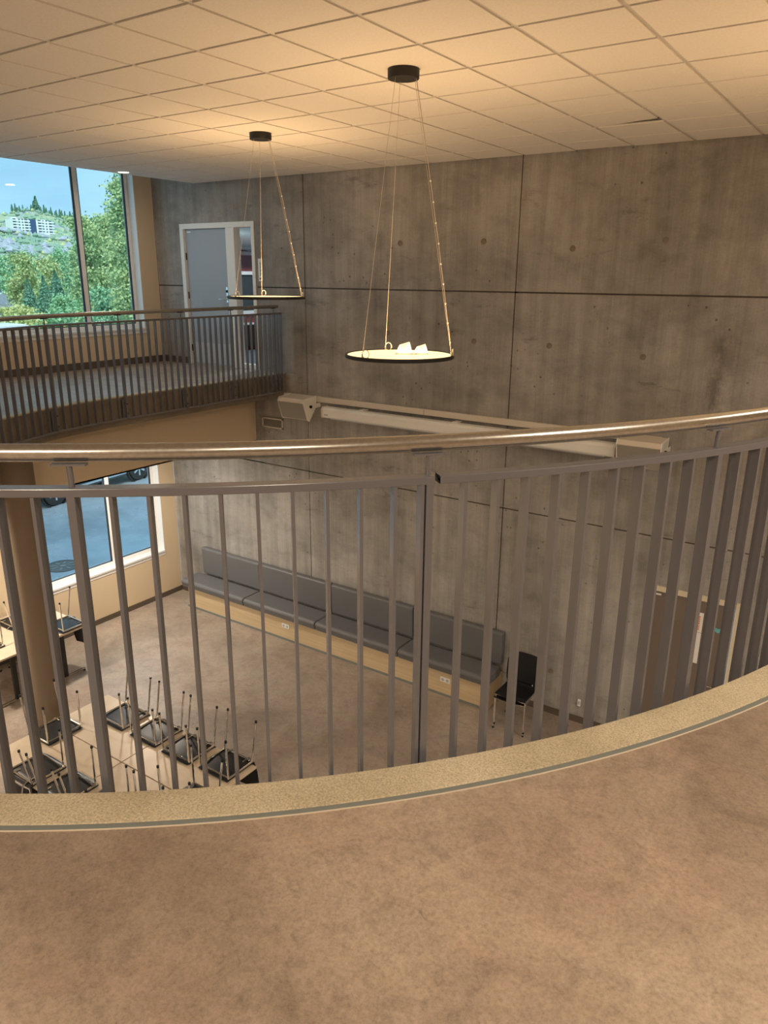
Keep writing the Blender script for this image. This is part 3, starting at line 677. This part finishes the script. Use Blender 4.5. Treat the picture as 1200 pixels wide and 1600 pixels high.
# ------------------------------------------------------------------ pendant lamps
def pendant(cx, cy, z, label, power, canopy=None):
    p = thing('pendant_lamp', (cx, cy, z), label, 'lamp', 'disc pendant lamps'); r = .385
    H = CEIL - .004 - z
    q = MB(); q.lathe([(.100, H - .062), (.103, H - .058), (.103, H)], n=40); q.obj('canopy', 'black_metal', p, smooth=True)
    q = MB(); q.lathe([(r - .010, -.016), (r + .002, -.018), (r + .006, -.01), (r + .004, .008), (r - .004, .009), (r - .006, .003)], n=72); q.v, q.f = q.v, q.f[:-2]; q.f += [(5 * 72 + k, 5 * 72 + (k + 1) % 72, (k + 1) % 72, k) for k in range(72)]
    q.obj('rim', 'black_metal', p, smooth=True)
    q = MB(); q.lathe([(r - .012, -.003), (r - .012, .003)], n=64); q.obj('diffuser', 'led', p)
    for i, a in enumerate((20, 140, 260)):
        ca, sa = math.cos(math.radians(a)), math.sin(math.radians(a))
        top = (ca * .075, sa * .075, H - .06); bot = (ca * (r - .012), sa * (r - .012), .01)
        q = MB(); q.tube([top, bot], .0014, 6); wv = q.obj('wire', 'cable', p)
        q = MB(); q.tube([(bot[0], bot[1], .0), (bot[0], bot[1], .03)], .006, 8); q.obj('wire_anchor', 'cable', wv)
        if i:
            q = MB(); q.tube([(bot[0] + .028 * (math.cos(w * PI / 8) + 1), bot[1], .030 + .028 * math.sin(w * PI / 8)) for w in range(16)], .0032, 6, closed=True); q.obj('cable_loop', 'cable', wv)
    ca, sa = math.cos(math.radians(21)), math.sin(math.radians(21)); pts = []
    for j in range(41):
        t = j / 40; rr = .085 + (r - .095) * (t + .10 * t * (1 - t)); wob = .006 * math.sin(j * .9) * (t > .3)
        pts.append((ca * rr - sa * wob, sa * rr + ca * wob, (H - .06) * (1 - t) + .01 * t))
    q = MB(); q.tube(pts, .0028, 6); pc = q.obj('power_cable', 'cable', p)
    q = MB()
    for j in range(14, 41, 3): q.lathe([(.002, -.006), (.0062, -.003), (.0062, .003), (.002, .006)], pts[j], 8)
    q.obj('cable_clip', 'paper', pc)
    q = MB(); q.tube([pts[-1], (ca * (r - .004), sa * (r - .004), .05), (ca * r, sa * r, 0)], .006, 6); q.obj('cable_entry', 'cable', pc)
    L = lamp('pendant_glow', 'AREA', (0, 0, .02), power, WARM, (PI, 0, 0), .70, p)
    return p
P1 = pendant(-2.98, 4.585, EYE - .54, 'larger nearer disc pendant with folded paper shapes lying on it', 13)
P2 = pendant(-5.36, 5.79, EYE - .21, 'smaller farther disc pendant in front of the far balcony door', 12)
P3 = pendant(.25, 5.35, EYE - .40, 'disc pendant hanging off to the right of the view', 15)
def paper_shape(x, y, s, rz, label):
    t = thing('folded_paper', (x, y, EYE - .54 + .004), label, 'paper', 'folded paper shapes on the lamp', rz)
    q = MB(); q.add([(-s, -s * .7, 0), (s, -s * .7, 0), (s, s * .7, 0), (-s, s * .7, 0), (-s * .5, 0, s * 1.1), (s * .65, -s * .1, s * 1.45), (.1 * s, -s * .85, .5 * s)],
                    [(0, 3, 2, 1), (0, 6, 4), (6, 5, 4), (0, 1, 6), (1, 5, 6), (1, 2, 5), (2, 3, 4), (2, 4, 5), (3, 0, 4)])
    q.obj('folded_sheet', 'paper', t)
paper_shape(-2.955, 4.60, .062, .5, 'left and taller folded white paper shape on the near lamp')
paper_shape(-2.855, 4.665, .052, .8, 'right and lower folded white paper shape on the near lamp')
dl = thing('ceiling_downlight', (-8.86, 6.93, CEIL - .0085), 'bright round recessed downlight near the tall window', 'lamp')
q = MB(); q.lathe([(.062, -.002), (.085, -.008), (.088, -.004), (.088, .0)], n=32); q.f = q.f[:-2]; q.obj('bezel', 'white', dl)
q = MB(); q.lathe([(.066, -.006), (.066, -.003)], n=32); q.obj('lens', 'bulb', dl)
lamp('downlight_beam', 'AREA', (0, 0, -.012), 6, NEUT, size=.12, parent=dl)

# ------------------------------------------------------------------ long bench
be = thing('upholstered_bench', (0, 0, 0), 'long plywood bench with blue-grey cushions along the concrete wall', 'bench')
bx = [-9.44, -8.00, -6.53, -5.06, -3.67]
box('plinth', 'ply', (-9.36, 7.90, 0, -3.72, WY - .002, .37), be); box('toe_strip', 'dark_steel', (-9.38, 7.888, 0, -3.72, 7.90, .03), be)
box('end_panel', 'ply', (-3.72, 7.895, 0, -3.70, WY - .002, .372), be)
def rprof(y0, y1, z0, z1, r, n=4):
    P = []
    for (cy, cz, a0) in ((y1 - r, z1 - r, 0), (y0 + r, z1 - r, 90), (y0 + r, z0 + r * .6, 180), (y1 - r, z0 + r * .6, 270)):
        rr = r if a0 < 180 else r * .6
        for k in range(n + 1): w = math.radians(a0 + 90 * k / n); P.append((cy + rr * math.cos(w) * (1 if a0 in (0, 270) else 1), cz + rr * math.sin(w)))
    return P
for i in range(4):
    a, b = bx[i] + .006, bx[i+1] - .006
    q = MB(); q.prism(rprof(7.815, 8.24, .372, .512, .05), a, b); q.obj('seat_cushion', 'leather', be, bevel=.018, seg=3)
    q = MB(); P = rprof(8.215, 8.32, .515, .985, .035); q.prism(P, a + .10 * (i == 0), b - .0); q.obj('back_cushion', 'leather', be, bevel=.02, seg=3)
for x, z in ((-7.17, .24), (-4.33, .24)):
    s_ = box('socket_plate', 'white', (x - .075, 7.892, z - .035, x + .075, 7.90, z + .035), be, bevel=.003)
    q = MB()
    for dx in (-.035, .035): q.prism([(x + dx + .022 * math.cos(w * PI / 6), z + .022 * math.sin(w * PI / 6)) for w in range(12)], 7.8905, 7.892, 'y')
    q.obj('outlet', 'fadedink', s_)

# ------------------------------------------------------------------ chairs
def make_chair():
    t = thing('stacking_chair', (0, 0, 0), 'chair', 'chair')
    q = MB(); pr = [(-.205, .438), (-.19, .446), (-.1, .447), (0, .440), (.12, .438), (.19, .446), (.205, .456), (.205, .446), (.19, .434), (.12, .427), (0, .429), (-.1, .436), (-.19, .434)]
    n = len(pr); vs = []; W = 8
    for i in range(W + 1):
        u = -1 + 2 * i / W; x = .20 * u; dz = .008 * u * u
        for y, z in pr: vs.append((x, y * (1 - .05 * abs(u) ** 3), z + dz))
    fs = [tuple(range(n)), tuple(W * n + k for k in range(n))[::-1]] + [(i*n + k, (i+1)*n + k, (i+1)*n + (k+1) % n, i*n + (k+1) % n) for i in range(W) for k in range(n)]
    q.add(vs, fs); q.obj('seat', 'black_plastic', t, smooth=True, fix=True)
    q = MB(); vs = []; W = 8; Hn = 6
    for s_ in (0, 1):
        for j in range(Hn + 1):
            v = j / Hn; z = .475 + .375 * v; y = .213 + .055 * v + s_ * .010
            wd = .205 * (1 - .12 * abs(2 * v - 1) ** 4)
            for i in range(W + 1): u = -1 + 2 * i / W; vs.append((wd * u, y - .028 * u * u * (.4 + v * .6), z))
    S = (W + 1) * (Hn + 1); fs = []
    for j in range(Hn):
        for i in range(W): a = j * (W + 1) + i; fs += [(a, a + 1, a + W + 2, a + W + 1), (S + a, S + a + W + 1, S + a + W + 2, S + a + 1)]
    edge = [i for i in range(W + 1)] + [j * (W + 1) + W for j in range(1, Hn + 1)] + [Hn * (W + 1) + i for i in range(W - 1, -1, -1)] + [j * (W + 1) for j in range(Hn - 1, 0, -1)]
    fs += [(edge[k], S + edge[k], S + edge[(k+1) % len(edge)], edge[(k+1) % len(edge)]) for k in range(len(edge))]
    q.add(vs, fs); q.obj('backrest', 'black_plastic', t, smooth=True, fix=True)
    q = MB()
    for s_ in (-1, 1): q.tube([(s_*.195, -.165, .425), (s_*.196, -.10, .427), (s_*.196, .12, .427), (s_*.195, .165, .427)], .0095, 8)
    q.tube([(-.195, -.163, .419), (.195, -.163, .419)], .0085, 8); q.tube([(-.195, .163, .421), (.195, .163, .421)], .0085, 8)
    q.obj('seat_frame', 'chrome', t, smooth=True)
    q = MB()
    for s_ in (-1, 1): q.tube([(s_*.12, .10, .424), (s_*.12, .19, .428), (s_*.12, .222, .45), (s_*.12, .240, .52), (s_*.12, .262, .72)], .008, 8)
    q.obj('back_frame', 'chrome', t, smooth=True)
    for sx in (-1, 1):
        for rear in (0, 1):
            q = MB()
            pts = [(sx*.195, -.165, .43), (sx*.195, -.167, .36), (sx*.196, -.170, .014)] if not rear else [(sx*.195, .165, .43), (sx*.195, .178, .38), (sx*.196, .245, .014)]
            q.tube(pts, .0095, 8); lg = q.obj('leg', 'chrome', t, smooth=True)
            q = MB(); q.tube([(pts[-1][0], pts[-1][1], .022), (pts[-1][0], pts[-1][1], 0)], .0125, 8); q.obj('foot_cap', 'black_plastic', lg)
    return t
chair = make_chair()
chair.location = (-3.27, 7.78, 0); chair.rotation_euler = (0, 0, .06); chair['label'] = 'bottom one of two stacked black chairs at the right bench end'; chair['group'] = 'stacked chairs beside the bench'
dup(chair, (-3.245, 7.765, .062), (0, 0, .0), 'top one of two stacked black chairs at the right bench end')
TT = .73
def flip(x, y, back, label, group='chairs turned upside down on the tables'):
    # back: direction the backrest hangs towards (angle of +Y local)
    r = {'+y': 0, '-y': PI, '+x': -PI / 2, '-x': PI / 2}[back]
    mt = Matrix.Rotation(r, 4, 'Z') @ Matrix.Rotation(PI, 4, 'Y')
    return dup(chair, (x, y, TT + .458), mt.to_euler(), label, group)
flip(-6.435, 4.40, '+y', 'upturned black chair leftmost in the row on the table edge facing the bench')
flip(-5.905, 4.405, '+y', 'upturned black chair second from left in the row facing the bench')
flip(-5.400, 4.40, '+y', 'upturned black chair third from left in the row facing the bench')
flip(-4.885, 4.435, '+y', 'upturned black chair rightmost in the row facing the bench')
flip(-6.36, 3.31, '-y', 'upturned black chair leftmost along the near table edge by the railing')
flip(-5.863, 3.32, '-y', 'upturned black chair second from left along the near table edge')
flip(-5.355, 3.32, '-y', 'upturned black chair third from left along the near table edge, mostly hidden')
flip(-4.845, 3.31, '-y', 'upturned black chair last along the near table edge, only leg tips showing')
flip(-6.815, 3.81, '-x', 'upturned black chair at the table end beside the round column')
flip(-4.75, 3.845, '+x', 'upturned black chair at the right table end just above the kerb')
flip(-9.01, 5.40, '+y', 'upturned chair at the corner of the far table nearest the ground floor window', 'chairs on the window tables')
flip(-9.30, 4.38, '-y', 'upturned black chair on the far table left of the column, nearer one', 'chairs on the window tables')
flip(-9.66, 5.07, '-y', 'upturned black chair on the far table left of the column, farther one', 'chairs on the window tables')
def table(x0, y0, x1, y1, label, group):
    t = thing('folding_table', ((x0 + x1) / 2, (y0 + y1) / 2, 0), label, 'table', group); hx, hy = (x1 - x0) / 2 - .002, (y1 - y0) / 2 - .002
    box('tabletop', 'laminate', (-hx, -hy, TT - .024, hx, hy, TT), t, bevel=.002)
    q = MB(); e = .0025; q.box(-hx - e*0, -hy, TT - .026, hx, hy, TT - .0241); q.obj('underside_board', 'edge', t)
    for s_ in (-1, 1):
        x = s_ * (hx - .12)
        q = MB(); q.box(x - .02, -.03, .03, x + .02, .03, TT - .03); q.box(x - .02, -hy + .06, TT - .045, x + .02, hy - .06, TT - .026); q.obj('leg', 'black_metal', t)
        q = MB(); q.tube([(x, -hy + .05, .028), (x, hy - .05, .028)], .018, 10); fo = q.obj('foot', 'chrome', t)
        q = MB(); q.cyl((x, -hy + .06), .02, 0, .012, 10); q.cyl((x, hy - .06), .02, 0, .012, 10); q.obj('foot_pad', 'black_plastic', fo)
    return t
G = 'pale tables pushed together in the hall'
table(-7.00, 3.88, -5.80, 4.60, 'pale table next to the column, on the side towards the bench', G)
table(-5.79, 3.88, -4.63, 4.60, 'pale table at the right end, on the side towards the bench', G)
table(-7.00, 3.15, -5.80, 3.87, 'pale table nearest the railing on the left', G)
table(-5.79, 3.15, -4.63, 3.87, 'pale table nearest the railing on the right, mostly hidden by the kerb', G)
table(-9.98, 4.90, -8.80, 5.60, 'far table below the ground floor window with one upturned chair', 'tables by the window wall')
table(-9.98, 4.19, -8.80, 4.89, 'far table half hidden behind the round column', 'tables by the window wall')

# ------------------------------------------------------------------ outside
GZ = -.12
def hz(x, y):
    d = -x
    P = [(-60, GZ), (60, GZ), (70, GZ - 1.2), (150, -2.2), (300, 1.5), (430, 9), (520, 19), (600, 30), (680, 40.5), (740, 41.5), (800, 52), (900, 68), (980, 73), (1100, 70), (1500, 40)]
    for (a, za), (b, zb_) in zip(P, P[1:]):
        if a <= d <= b: z = za + (zb_ - za) * (d - a) / (b - a); break
    else: z = P[-1][1]
    if d > 200:
        k = min(1, (d - 200) / 300); r = y / max(d, 1)
        z += k * (3.0 * math.sin(y * .021 + 1) + 2.2 * math.sin(y * .05 + d * .013) + 1.2 * math.sin(y * .13 + d * .07)) * (0.25 if 670 < d < 740 else 1)
        if d > 760: z += 7 * math.exp(-((r - .63) / .03) ** 2) - 7 * math.exp(-((r - .73) / .04) ** 2) * 1
    return z
q = MB(); q.box(-60, -60, GZ - .2, WX - .23, 90, GZ); struct(q.obj('ground', 'asphalt'), 'wet asphalt yard outside the windows')
NX, NY = 90, 70; q = MB(); vs = []
for i in range(NX + 1):
    d = 60 + 1300 * (i / NX) ** 1.35
    for j in range(NY + 1):
        y = d * (-.3 + 1.7 * j / NY); vs.append((-d, y, hz(-d, y) - (.25 if d < 61 else 0)))
q.add(vs, [(i*(NY+1) + j, i*(NY+1) + j + 1, (i+1)*(NY+1) + j + 1, (i+1)*(NY+1) + j) for i in range(NX) for j in range(NY)])
struct(q.obj('ground_hillside', 'hill', smooth=True), 'green and rocky hillside beyond the window')
# rocky outcrops and scrub on the hillside
def blobs(name, mt, n, rng, sz, rock=False):
    q = MB(); rnd = random.Random(11 + n)
    for _ in range(n):
        d = rnd.uniform(*rng); y = d * rnd.uniform(.50, .85); s = rnd.uniform(*sz); z = hz(-d, y)
        if 655 < d < 720 and .585 < y / d < .70: continue
        c = Vector((-d, y, z + s * .25)); V = []
        for (a, b, e) in ((1,0,0), (-1,0,0), (0,1,0), (0,-1,0), (0,0,1), (0,0,-1), (.7,.7,.5), (-.7,-.7,.5)):
            k = s * rnd.uniform(.6, 1.2); V.append(c + Vector((a * k * (1.3 if rock else 1), b * k * (1.8 if rock else 1), e * k)))
        q.add(V[:6], [(0,2,4), (2,1,4), (1,3,4), (3,0,4), (2,0,5), (1,2,5), (3,1,5), (0,3,5)])
    return tag(q.obj(name, mt), kind='stuff')
tag(blobs('hillside_scrub', 'scrub', 2600, (260, 1000), (1.0, 3.2)), 'dense green scrub covering the far hillside', 'scrub')
M['rock'] = mat('bare_rock', (.47, .50, .57), .9, noise=(.3, (.34, .37, .43), .4, .6))
tag(blobs('hillside_rocks', 'rock', 420, (380, 640), (1.2, 4.0), True), 'bare grey rock outcrops on the far hillside', 'rock')
tag(blobs('autumn_scrub', 'yellow', 700, (380, 1000), (.8, 2.4)), 'yellowish scrub patches on the far hillside', 'scrub')
# trees
def foliage(shape, H, R, n, leaf, seed):
    rnd = random.Random(seed); q = MB()
    for _ in range(n):
        if shape == 'spruce':
            v = rnd.random() ** .75; tier = (v * 13) % 1; rad = R * (1 - v) * (.70 + .45 * (1 - tier)) * rnd.uniform(.55, 1); z = H * (.05 + .95 * v) - .02 * H * rad / R
        elif shape == 'pine':
            k = rnd.randrange(16); r2 = random.Random(seed * 31 + k); v0 = .22 + .78 * k / 16; rw = R * (1.05 - .65 * v0) * (.5 + .5 * r2.random()); a0 = r2.uniform(0, 6.28)
            g3 = [rnd.gauss(0, 1) for _ in range(3)]; rad = None
            x = math.cos(a0) * rw * .75 + g3[0] * R * .24; y = math.sin(a0) * rw * .75 + g3[1] * R * .24; z = H * v0 + g3[2] * H * .028
        else:
            k = rnd.randrange(22); r2 = random.Random(seed * 17 + k); v0 = .14 + .84 * r2.random(); rw = R * math.sqrt(max(0, 1 - (abs(v0 - .45) / .58) ** 2.2)) * .8; a0 = r2.uniform(0, 6.28)
            g3 = [rnd.gauss(0, 1) for _ in range(3)]; rad = None
            x = math.cos(a0) * rw * .8 + g3[0] * R * .2; y = math.sin(a0) * rw * .8 + g3[1] * R * .2; z = H * v0 + g3[2] * H * .05
        if rad is not None: w = rnd.uniform(0, 6.28); x = math.cos(w) * rad; y = math.sin(w) * rad
        a = Vector((rnd.uniform(-1, 1), rnd.uniform(-1, 1), rnd.uniform(-1, 1))).normalized() * leaf; b = a.orthogonal().normalized() * leaf * rnd.uniform(.5, .9)
        c = Vector((x, y, max(.3, z))); q.add([c - a, c + b, c + a, c - b], [(0, 1, 2, 3)])
    return q
def tree(shape, d, r, H, R, mt, name, label, group, n=2200, leaf=.28, seed=1):
    y = d * r; z = hz(-d, y) - .05
    t = thing(name, (-d, y, z), label, 'tree', group)
    q = foliage(shape, H, R, n, leaf, seed); f = q.obj('foliage', mt, t)
    q = MB(); q.tube([(0, 0, 0), (.05, 0, H * .5), (0, .05, H * .93)], [H * .016, H * .011, .03], 8); q.obj('trunk', 'trunk', t)
    return t
G1 = 'trees beyond the parking area'
# (shape, distance, bearing, slope of the tree top seen from the eye, crown radius, ...)
T = [('birch', 118, .600, 0.022, 2.3, 'birch', 'birch_tree', 'yellow-green birch at the left edge of the tall window', 3200, .34),
     ('birch', 112, .638, 0.024, 2.2, 'birch', 'birch_tree', 'yellow-green birch in the middle of the left pane', 3200, .34),
     ('birch', 124, .662, 0.029, 2.3, 'green', 'broadleaf_tree', 'bright green tallest tree in the left pane next to the mullion', 3200, .34),
     ('birch', 140, .690, 0.032, 3.0, 'green', 'broadleaf_tree', 'green broad tree right behind the mullion', 3000, .38),
     ('spruce', 96, .632, -0.004, 2.08, 'spruce', 'spruce_tree', 'dark pointed spruce in front of the middle birch', 2600, .26),
     ('spruce', 100, .651, 0.004, 2.56, 'spruce', 'spruce_tree', 'taller dark spruce right of the middle birch', 2800, .28),
     ('spruce', 102, .609, -0.008, 2.08, 'spruce', 'spruce_tree', 'small blue-green spruce below the left birch', 2200, .26),
     ('spruce', 128, .680, 0.022, 2.72, 'spruce', 'spruce_tree', 'dark spruce touching the mullion high up', 2600, .30),
     ('birch', 92, .664, -0.024, 1.9, 'green', 'broadleaf_tree', 'low rounded green tree at the foot of the spruces', 2400, .26),
     ('spruce', 98, .676, -0.01, 2.24, 'spruce', 'spruce_tree', 'blue-green spruce near the foot of the mullion', 2200, .26),
     ('birch', 150, .585, 0.024, 2.8, 'green', 'broadleaf_tree', 'rounded green tree above the left houses', 2400, .38),
     ('birch', 165, .615, 0.022, 3.0, 'green', 'broadleaf_tree', 'green tree peeping out behind the left birch', 2000, .4),
     ('birch', 84, .700, -0.02, 1.9, 'green', 'broadleaf_tree', 'green tree low behind the mullion', 2000, .26),
     ('pine', 40, .785, 0.15, 1.5, 'pine', 'pine_tree', 'tall sunlit pine at the right edge of the right pane', 5200, .19),
     ('pine', 62, .735, 0.083, 2.4, 'pine', 'pine_tree', 'wide pine left of the tallest pine in the right pane', 5200, .26),
     ('pine', 56, .708, 0.078, 1.9, 'pine', 'pine_tree', 'bushy pine just right of the mullion', 4600, .24),
     ('pine', 50, .765, 0.035, 1.7, 'pine', 'pine_tree', 'lower pine in front of the tallest pine', 4200, .22),
     ('pine', 46, .728, -0.02, 1.5, 'green', 'broadleaf_tree', 'low green tree at the foot of the pines', 3200, .2)]
for i, (sh, d, r, H, R, mt, nm, lb, n, lf) in enumerate(T): n = int(n * (1.9 if sh == 'pine' else 1.3)); tree(sh, d, r, EYE + H * d - hz(-d, d * r), R, mt, nm, lb, G1, n, lf * (.5 if sh == 'pine' else .62), i + 3)
tree('birch', 70, .622, 2.9, 2.6, 'yellow', 'yellow_shrub', 'yellow-green rounded shrub behind the white van', 'shrubs beyond the yard', 1800, .2, 40)
tree('birch', 88, .585, 3.5, 2.8, 'yellow', 'yellow_shrub', 'light green shrub between the two left houses', 'shrubs beyond the yard', 1500, .22, 41)
tree('birch', 64, .668, 3.0, 2.6, 'green', 'green_shrub', 'green shrub just above the far handrail beside the mullion', 'shrubs beyond the yard', 1600, .2, 42)
ct = None; rnd = random.Random(5)
for i in range(30):
    rr = .60 + .115 * (i + rnd.uniform(-.3, .3)) / 30; d = rnd.uniform(900, 960); y = d * rr; H = rnd.uniform(6.5, 12) * (1.5 if i == 9 else 1)
    if ct is None:
        ct = thing('ridge_conifer', (-d, y, hz(-d, y) - 1), 'small dark conifer standing on the ridge of the far hill', 'tree', 'conifers along the ridge'); cr0 = ct
        foliage('spruce', 16, 4.2, 500, 1.2, 77).obj('crown', 'spruce', ct); q = MB(); q.tube([(0, 0, 0), (0, 0, 15)], [.4, .08], 6); q.obj('trunk', 'trunk', ct); ct.scale = (H / 16,) * 3
    else:
        o = dup(ct, (-d, y, hz(-d, y) - 1)); o.scale = (H / 16 * rnd.uniform(.8, 1.2),) * 2 + (H / 16,)
# apartment block
bz = 35.8 + EYE
ab = thing('apartment_block', (-700, 439, bz), 'long white apartment block with blue stair tower on the far hill', 'building')
ab.rotation_euler = (0, 0, math.radians(0))
W_, D_, Hb = 20, 12, 11.8
box('wall', 'bwhite', (-D_, -W_, -6, 0, -3.5, Hb), ab); box('wall', 'bwhite', (-D_, 3.5, -6, 0, W_, Hb), ab); box('stair_tower', 'bblue', (-D_, -3.5, -6, -.4, 3.5, Hb + .6), ab)
box('roof_unit', 'bwhite', (-8, -17, Hb, -4, -13, Hb + 1.8), ab); box('roof_unit', 'bwhite', (-8, 12, Hb, -4, 16, Hb + 1.2), ab)
wm = MB(); wm.box(0, -1.5, 0, .25, 1.5, 1.0); wmm = wm.mesh('window', M['bwin']); bm_ = MB(); bm_.box(0, -2.4, -.25, 1.4, 2.4, .9); bmm = bm_.mesh('balcony', M['bwhite'])
wm2 = MB(); wm2.box(0, -.7, 0, .25, .7, 1.0); wmm2 = wm2.mesh('window', M['bwin'])
for fl in range(5):
    z = .9 + fl * 2.45
    for yc in (-18.2, -6.6, 6.8, 18.0): link('window', wmm, ab, (.01, yc, z + .5)); link('balcony', bmm, ab, (.0, yc + .8, z - .55))
    for yc in (-13.4, -10.2, 10.6, 14.0): link('window', wmm2, ab, (.01, yc, z + .5))
# houses and vehicles
def house(x, y, w, d, h, label, mt='bwhite'):
    z = hz(x, y) - .2; t = thing('house', (x, y, z), label, 'house', 'small houses across the yard')
    box('wall', mt, (-d / 2, -w / 2, 0, d / 2, w / 2, h), t)
    q = MB(); q.prism([(-d / 2 - .4, h), (d / 2 + .4, h), (0, h + 1.5)], -w / 2 - .4, w / 2 + .4, 'y'); q.v = [(a, b, c) for a, b, c in q.v]; q.obj('roof', 'roof', t)
    for yc in (-w / 4, w / 4): box('window', 'bwin', (d / 2, yc - .6, h * .35, d / 2 + .06, yc + .6, h * .8), t)
house(-130, 71.5, 9, 8, 2.6, 'low house with grey pitched roof at the left window edge')
house(-118, 68.6, 4.5, 5, 1.2, 'pale small house just above the far handrail')
house(-210, 119.5, 11, 9, 3.5, 'white house half hidden by trees above the left edge')
def wheel(nm, parent, x, y, z, r, w=.22):
    q = MB(); q.lathe([(r * .55, -w / 2), (r * .93, -w / 2), (r, -w / 3), (r, w / 3), (r * .93, w / 2), (r * .55, w / 2)], n=28); o = q.obj('wheel', 'tyre', parent, smooth=True)
    o.location = (x, y, z); o.rotation_euler = (0, PI / 2, 0)
    q = MB(); q.lathe([(r * .60, w / 2 - .03), (r * .60, w / 2 - .01), (r * .5, w / 2 - .02), (r * .1, w / 2 - .005)], n=20)
    for k in range(6):
        a = k * PI / 3; q.obox((math.cos(a) * r * .35, math.sin(a) * r * .35), (math.cos(a), math.sin(a)), (-math.sin(a), math.cos(a)), r * .26, r * .07, w / 2 - .02, w / 2 + .008)
    q.obj('rim', 'chrome', o)
def vehicle(name, x, y, L, W, prof, glass, mt, label, cat, wheels, wr, rz=0):
    t = thing(name, (x, y, GZ), label, cat, None, rz)
    q = MB(); q.prism(prof, -W / 2, W / 2); q.obj('body', mt, t, bevel=.06, seg=3, fix=True)
    q = MB(); q.prism(glass, -W / 2 - .01, W / 2 + .01); q.obj('side_window', 'bwin', t, bevel=.02, fix=True)
    for yy in wheels:
        wheel('wheel', t, W / 2 - .08, yy, wr, wr)
        wheel('wheel', t, -W / 2 + .08, yy, wr, wr)
        q = MB(); q.lathe([(wr * 1.13, -.04), (wr * 1.2, -.04), (wr * 1.2, .03), (wr * 1.13, .03)], n=28); q.f = q.f[:-2]; o = q.obj('wheel_arch', 'tyre', t); o.location = (W / 2, yy, wr + .02); o.rotation_euler = (0, PI / 2, 0)
    box('sill_trim', 'chrome', (W / 2, wheels[0] + wr * 1.3, .30, W / 2 + .02, wheels[-1] - wr * 1.3, .35), t)
    for s_ in (-1, 1): box('lamp', 'white', (s_ * W * .36 - .15, L / 2 - .14, .72, s_ * W * .36 + .15, L / 2 - .02, .86), t, bevel=.02)
    return t
suv = [(-2.25, .35), (-2.3, .9), (-2.15, 1.1), (-1.9, 1.65), (.5, 1.70), (1.15, 1.15), (2.05, 1.0), (2.28, .75), (2.28, .35), (1.9, .24), (-2.0, .24)]
vehicle('car', -17.95, 11.55, 4.6, 1.85, suv, [(-1.95, 1.12), (-1.75, 1.55), (.42, 1.6), (1.0, 1.15)], 'car', 'dark parked car seen through the ground floor window', 'car', (-1.4, 1.42), .36, .12)
vp_ = [(-2.7, .4), (-2.75, 2.3), (-2.5, 2.55), (1.2, 2.55), (1.7, 2.4), (2.3, 1.5), (2.75, 1.25), (2.8, .45), (2.4, .3), (-2.4, .3)]
vehicle('van', -46, 25.6, 5.5, 2.0, vp_, [(.6, 1.5), (.7, 2.1), (1.5, 2.15), (2.0, 1.5)], 'van', 'white van roof showing just above the far handrail', 'van', (-1.7, 1.75), .36)
mh = thing('manhole_cover', (-13.05, 7.92, GZ), 'round cast-iron manhole cover in the wet asphalt', 'manhole')
q = MB(); q.lathe([(.33, .0), (.33, .012), (.30, .012)], n=36); q.f = q.f[:-2]; q.lathe([(.298, 0), (.298, .008)], n=36); q.obj('cover', 'iron', mh)
q = MB()
for k in range(8): a = k * PI / 4; q.obox((.17 * math.cos(a), .17 * math.sin(a)), (math.cos(a), math.sin(a)), (-math.sin(a), math.cos(a)), .07, .02, .007, .014)
q.lathe([(.06, .007), (.06, .014)], n=16); q.obj('rib', 'dark_steel', mh)
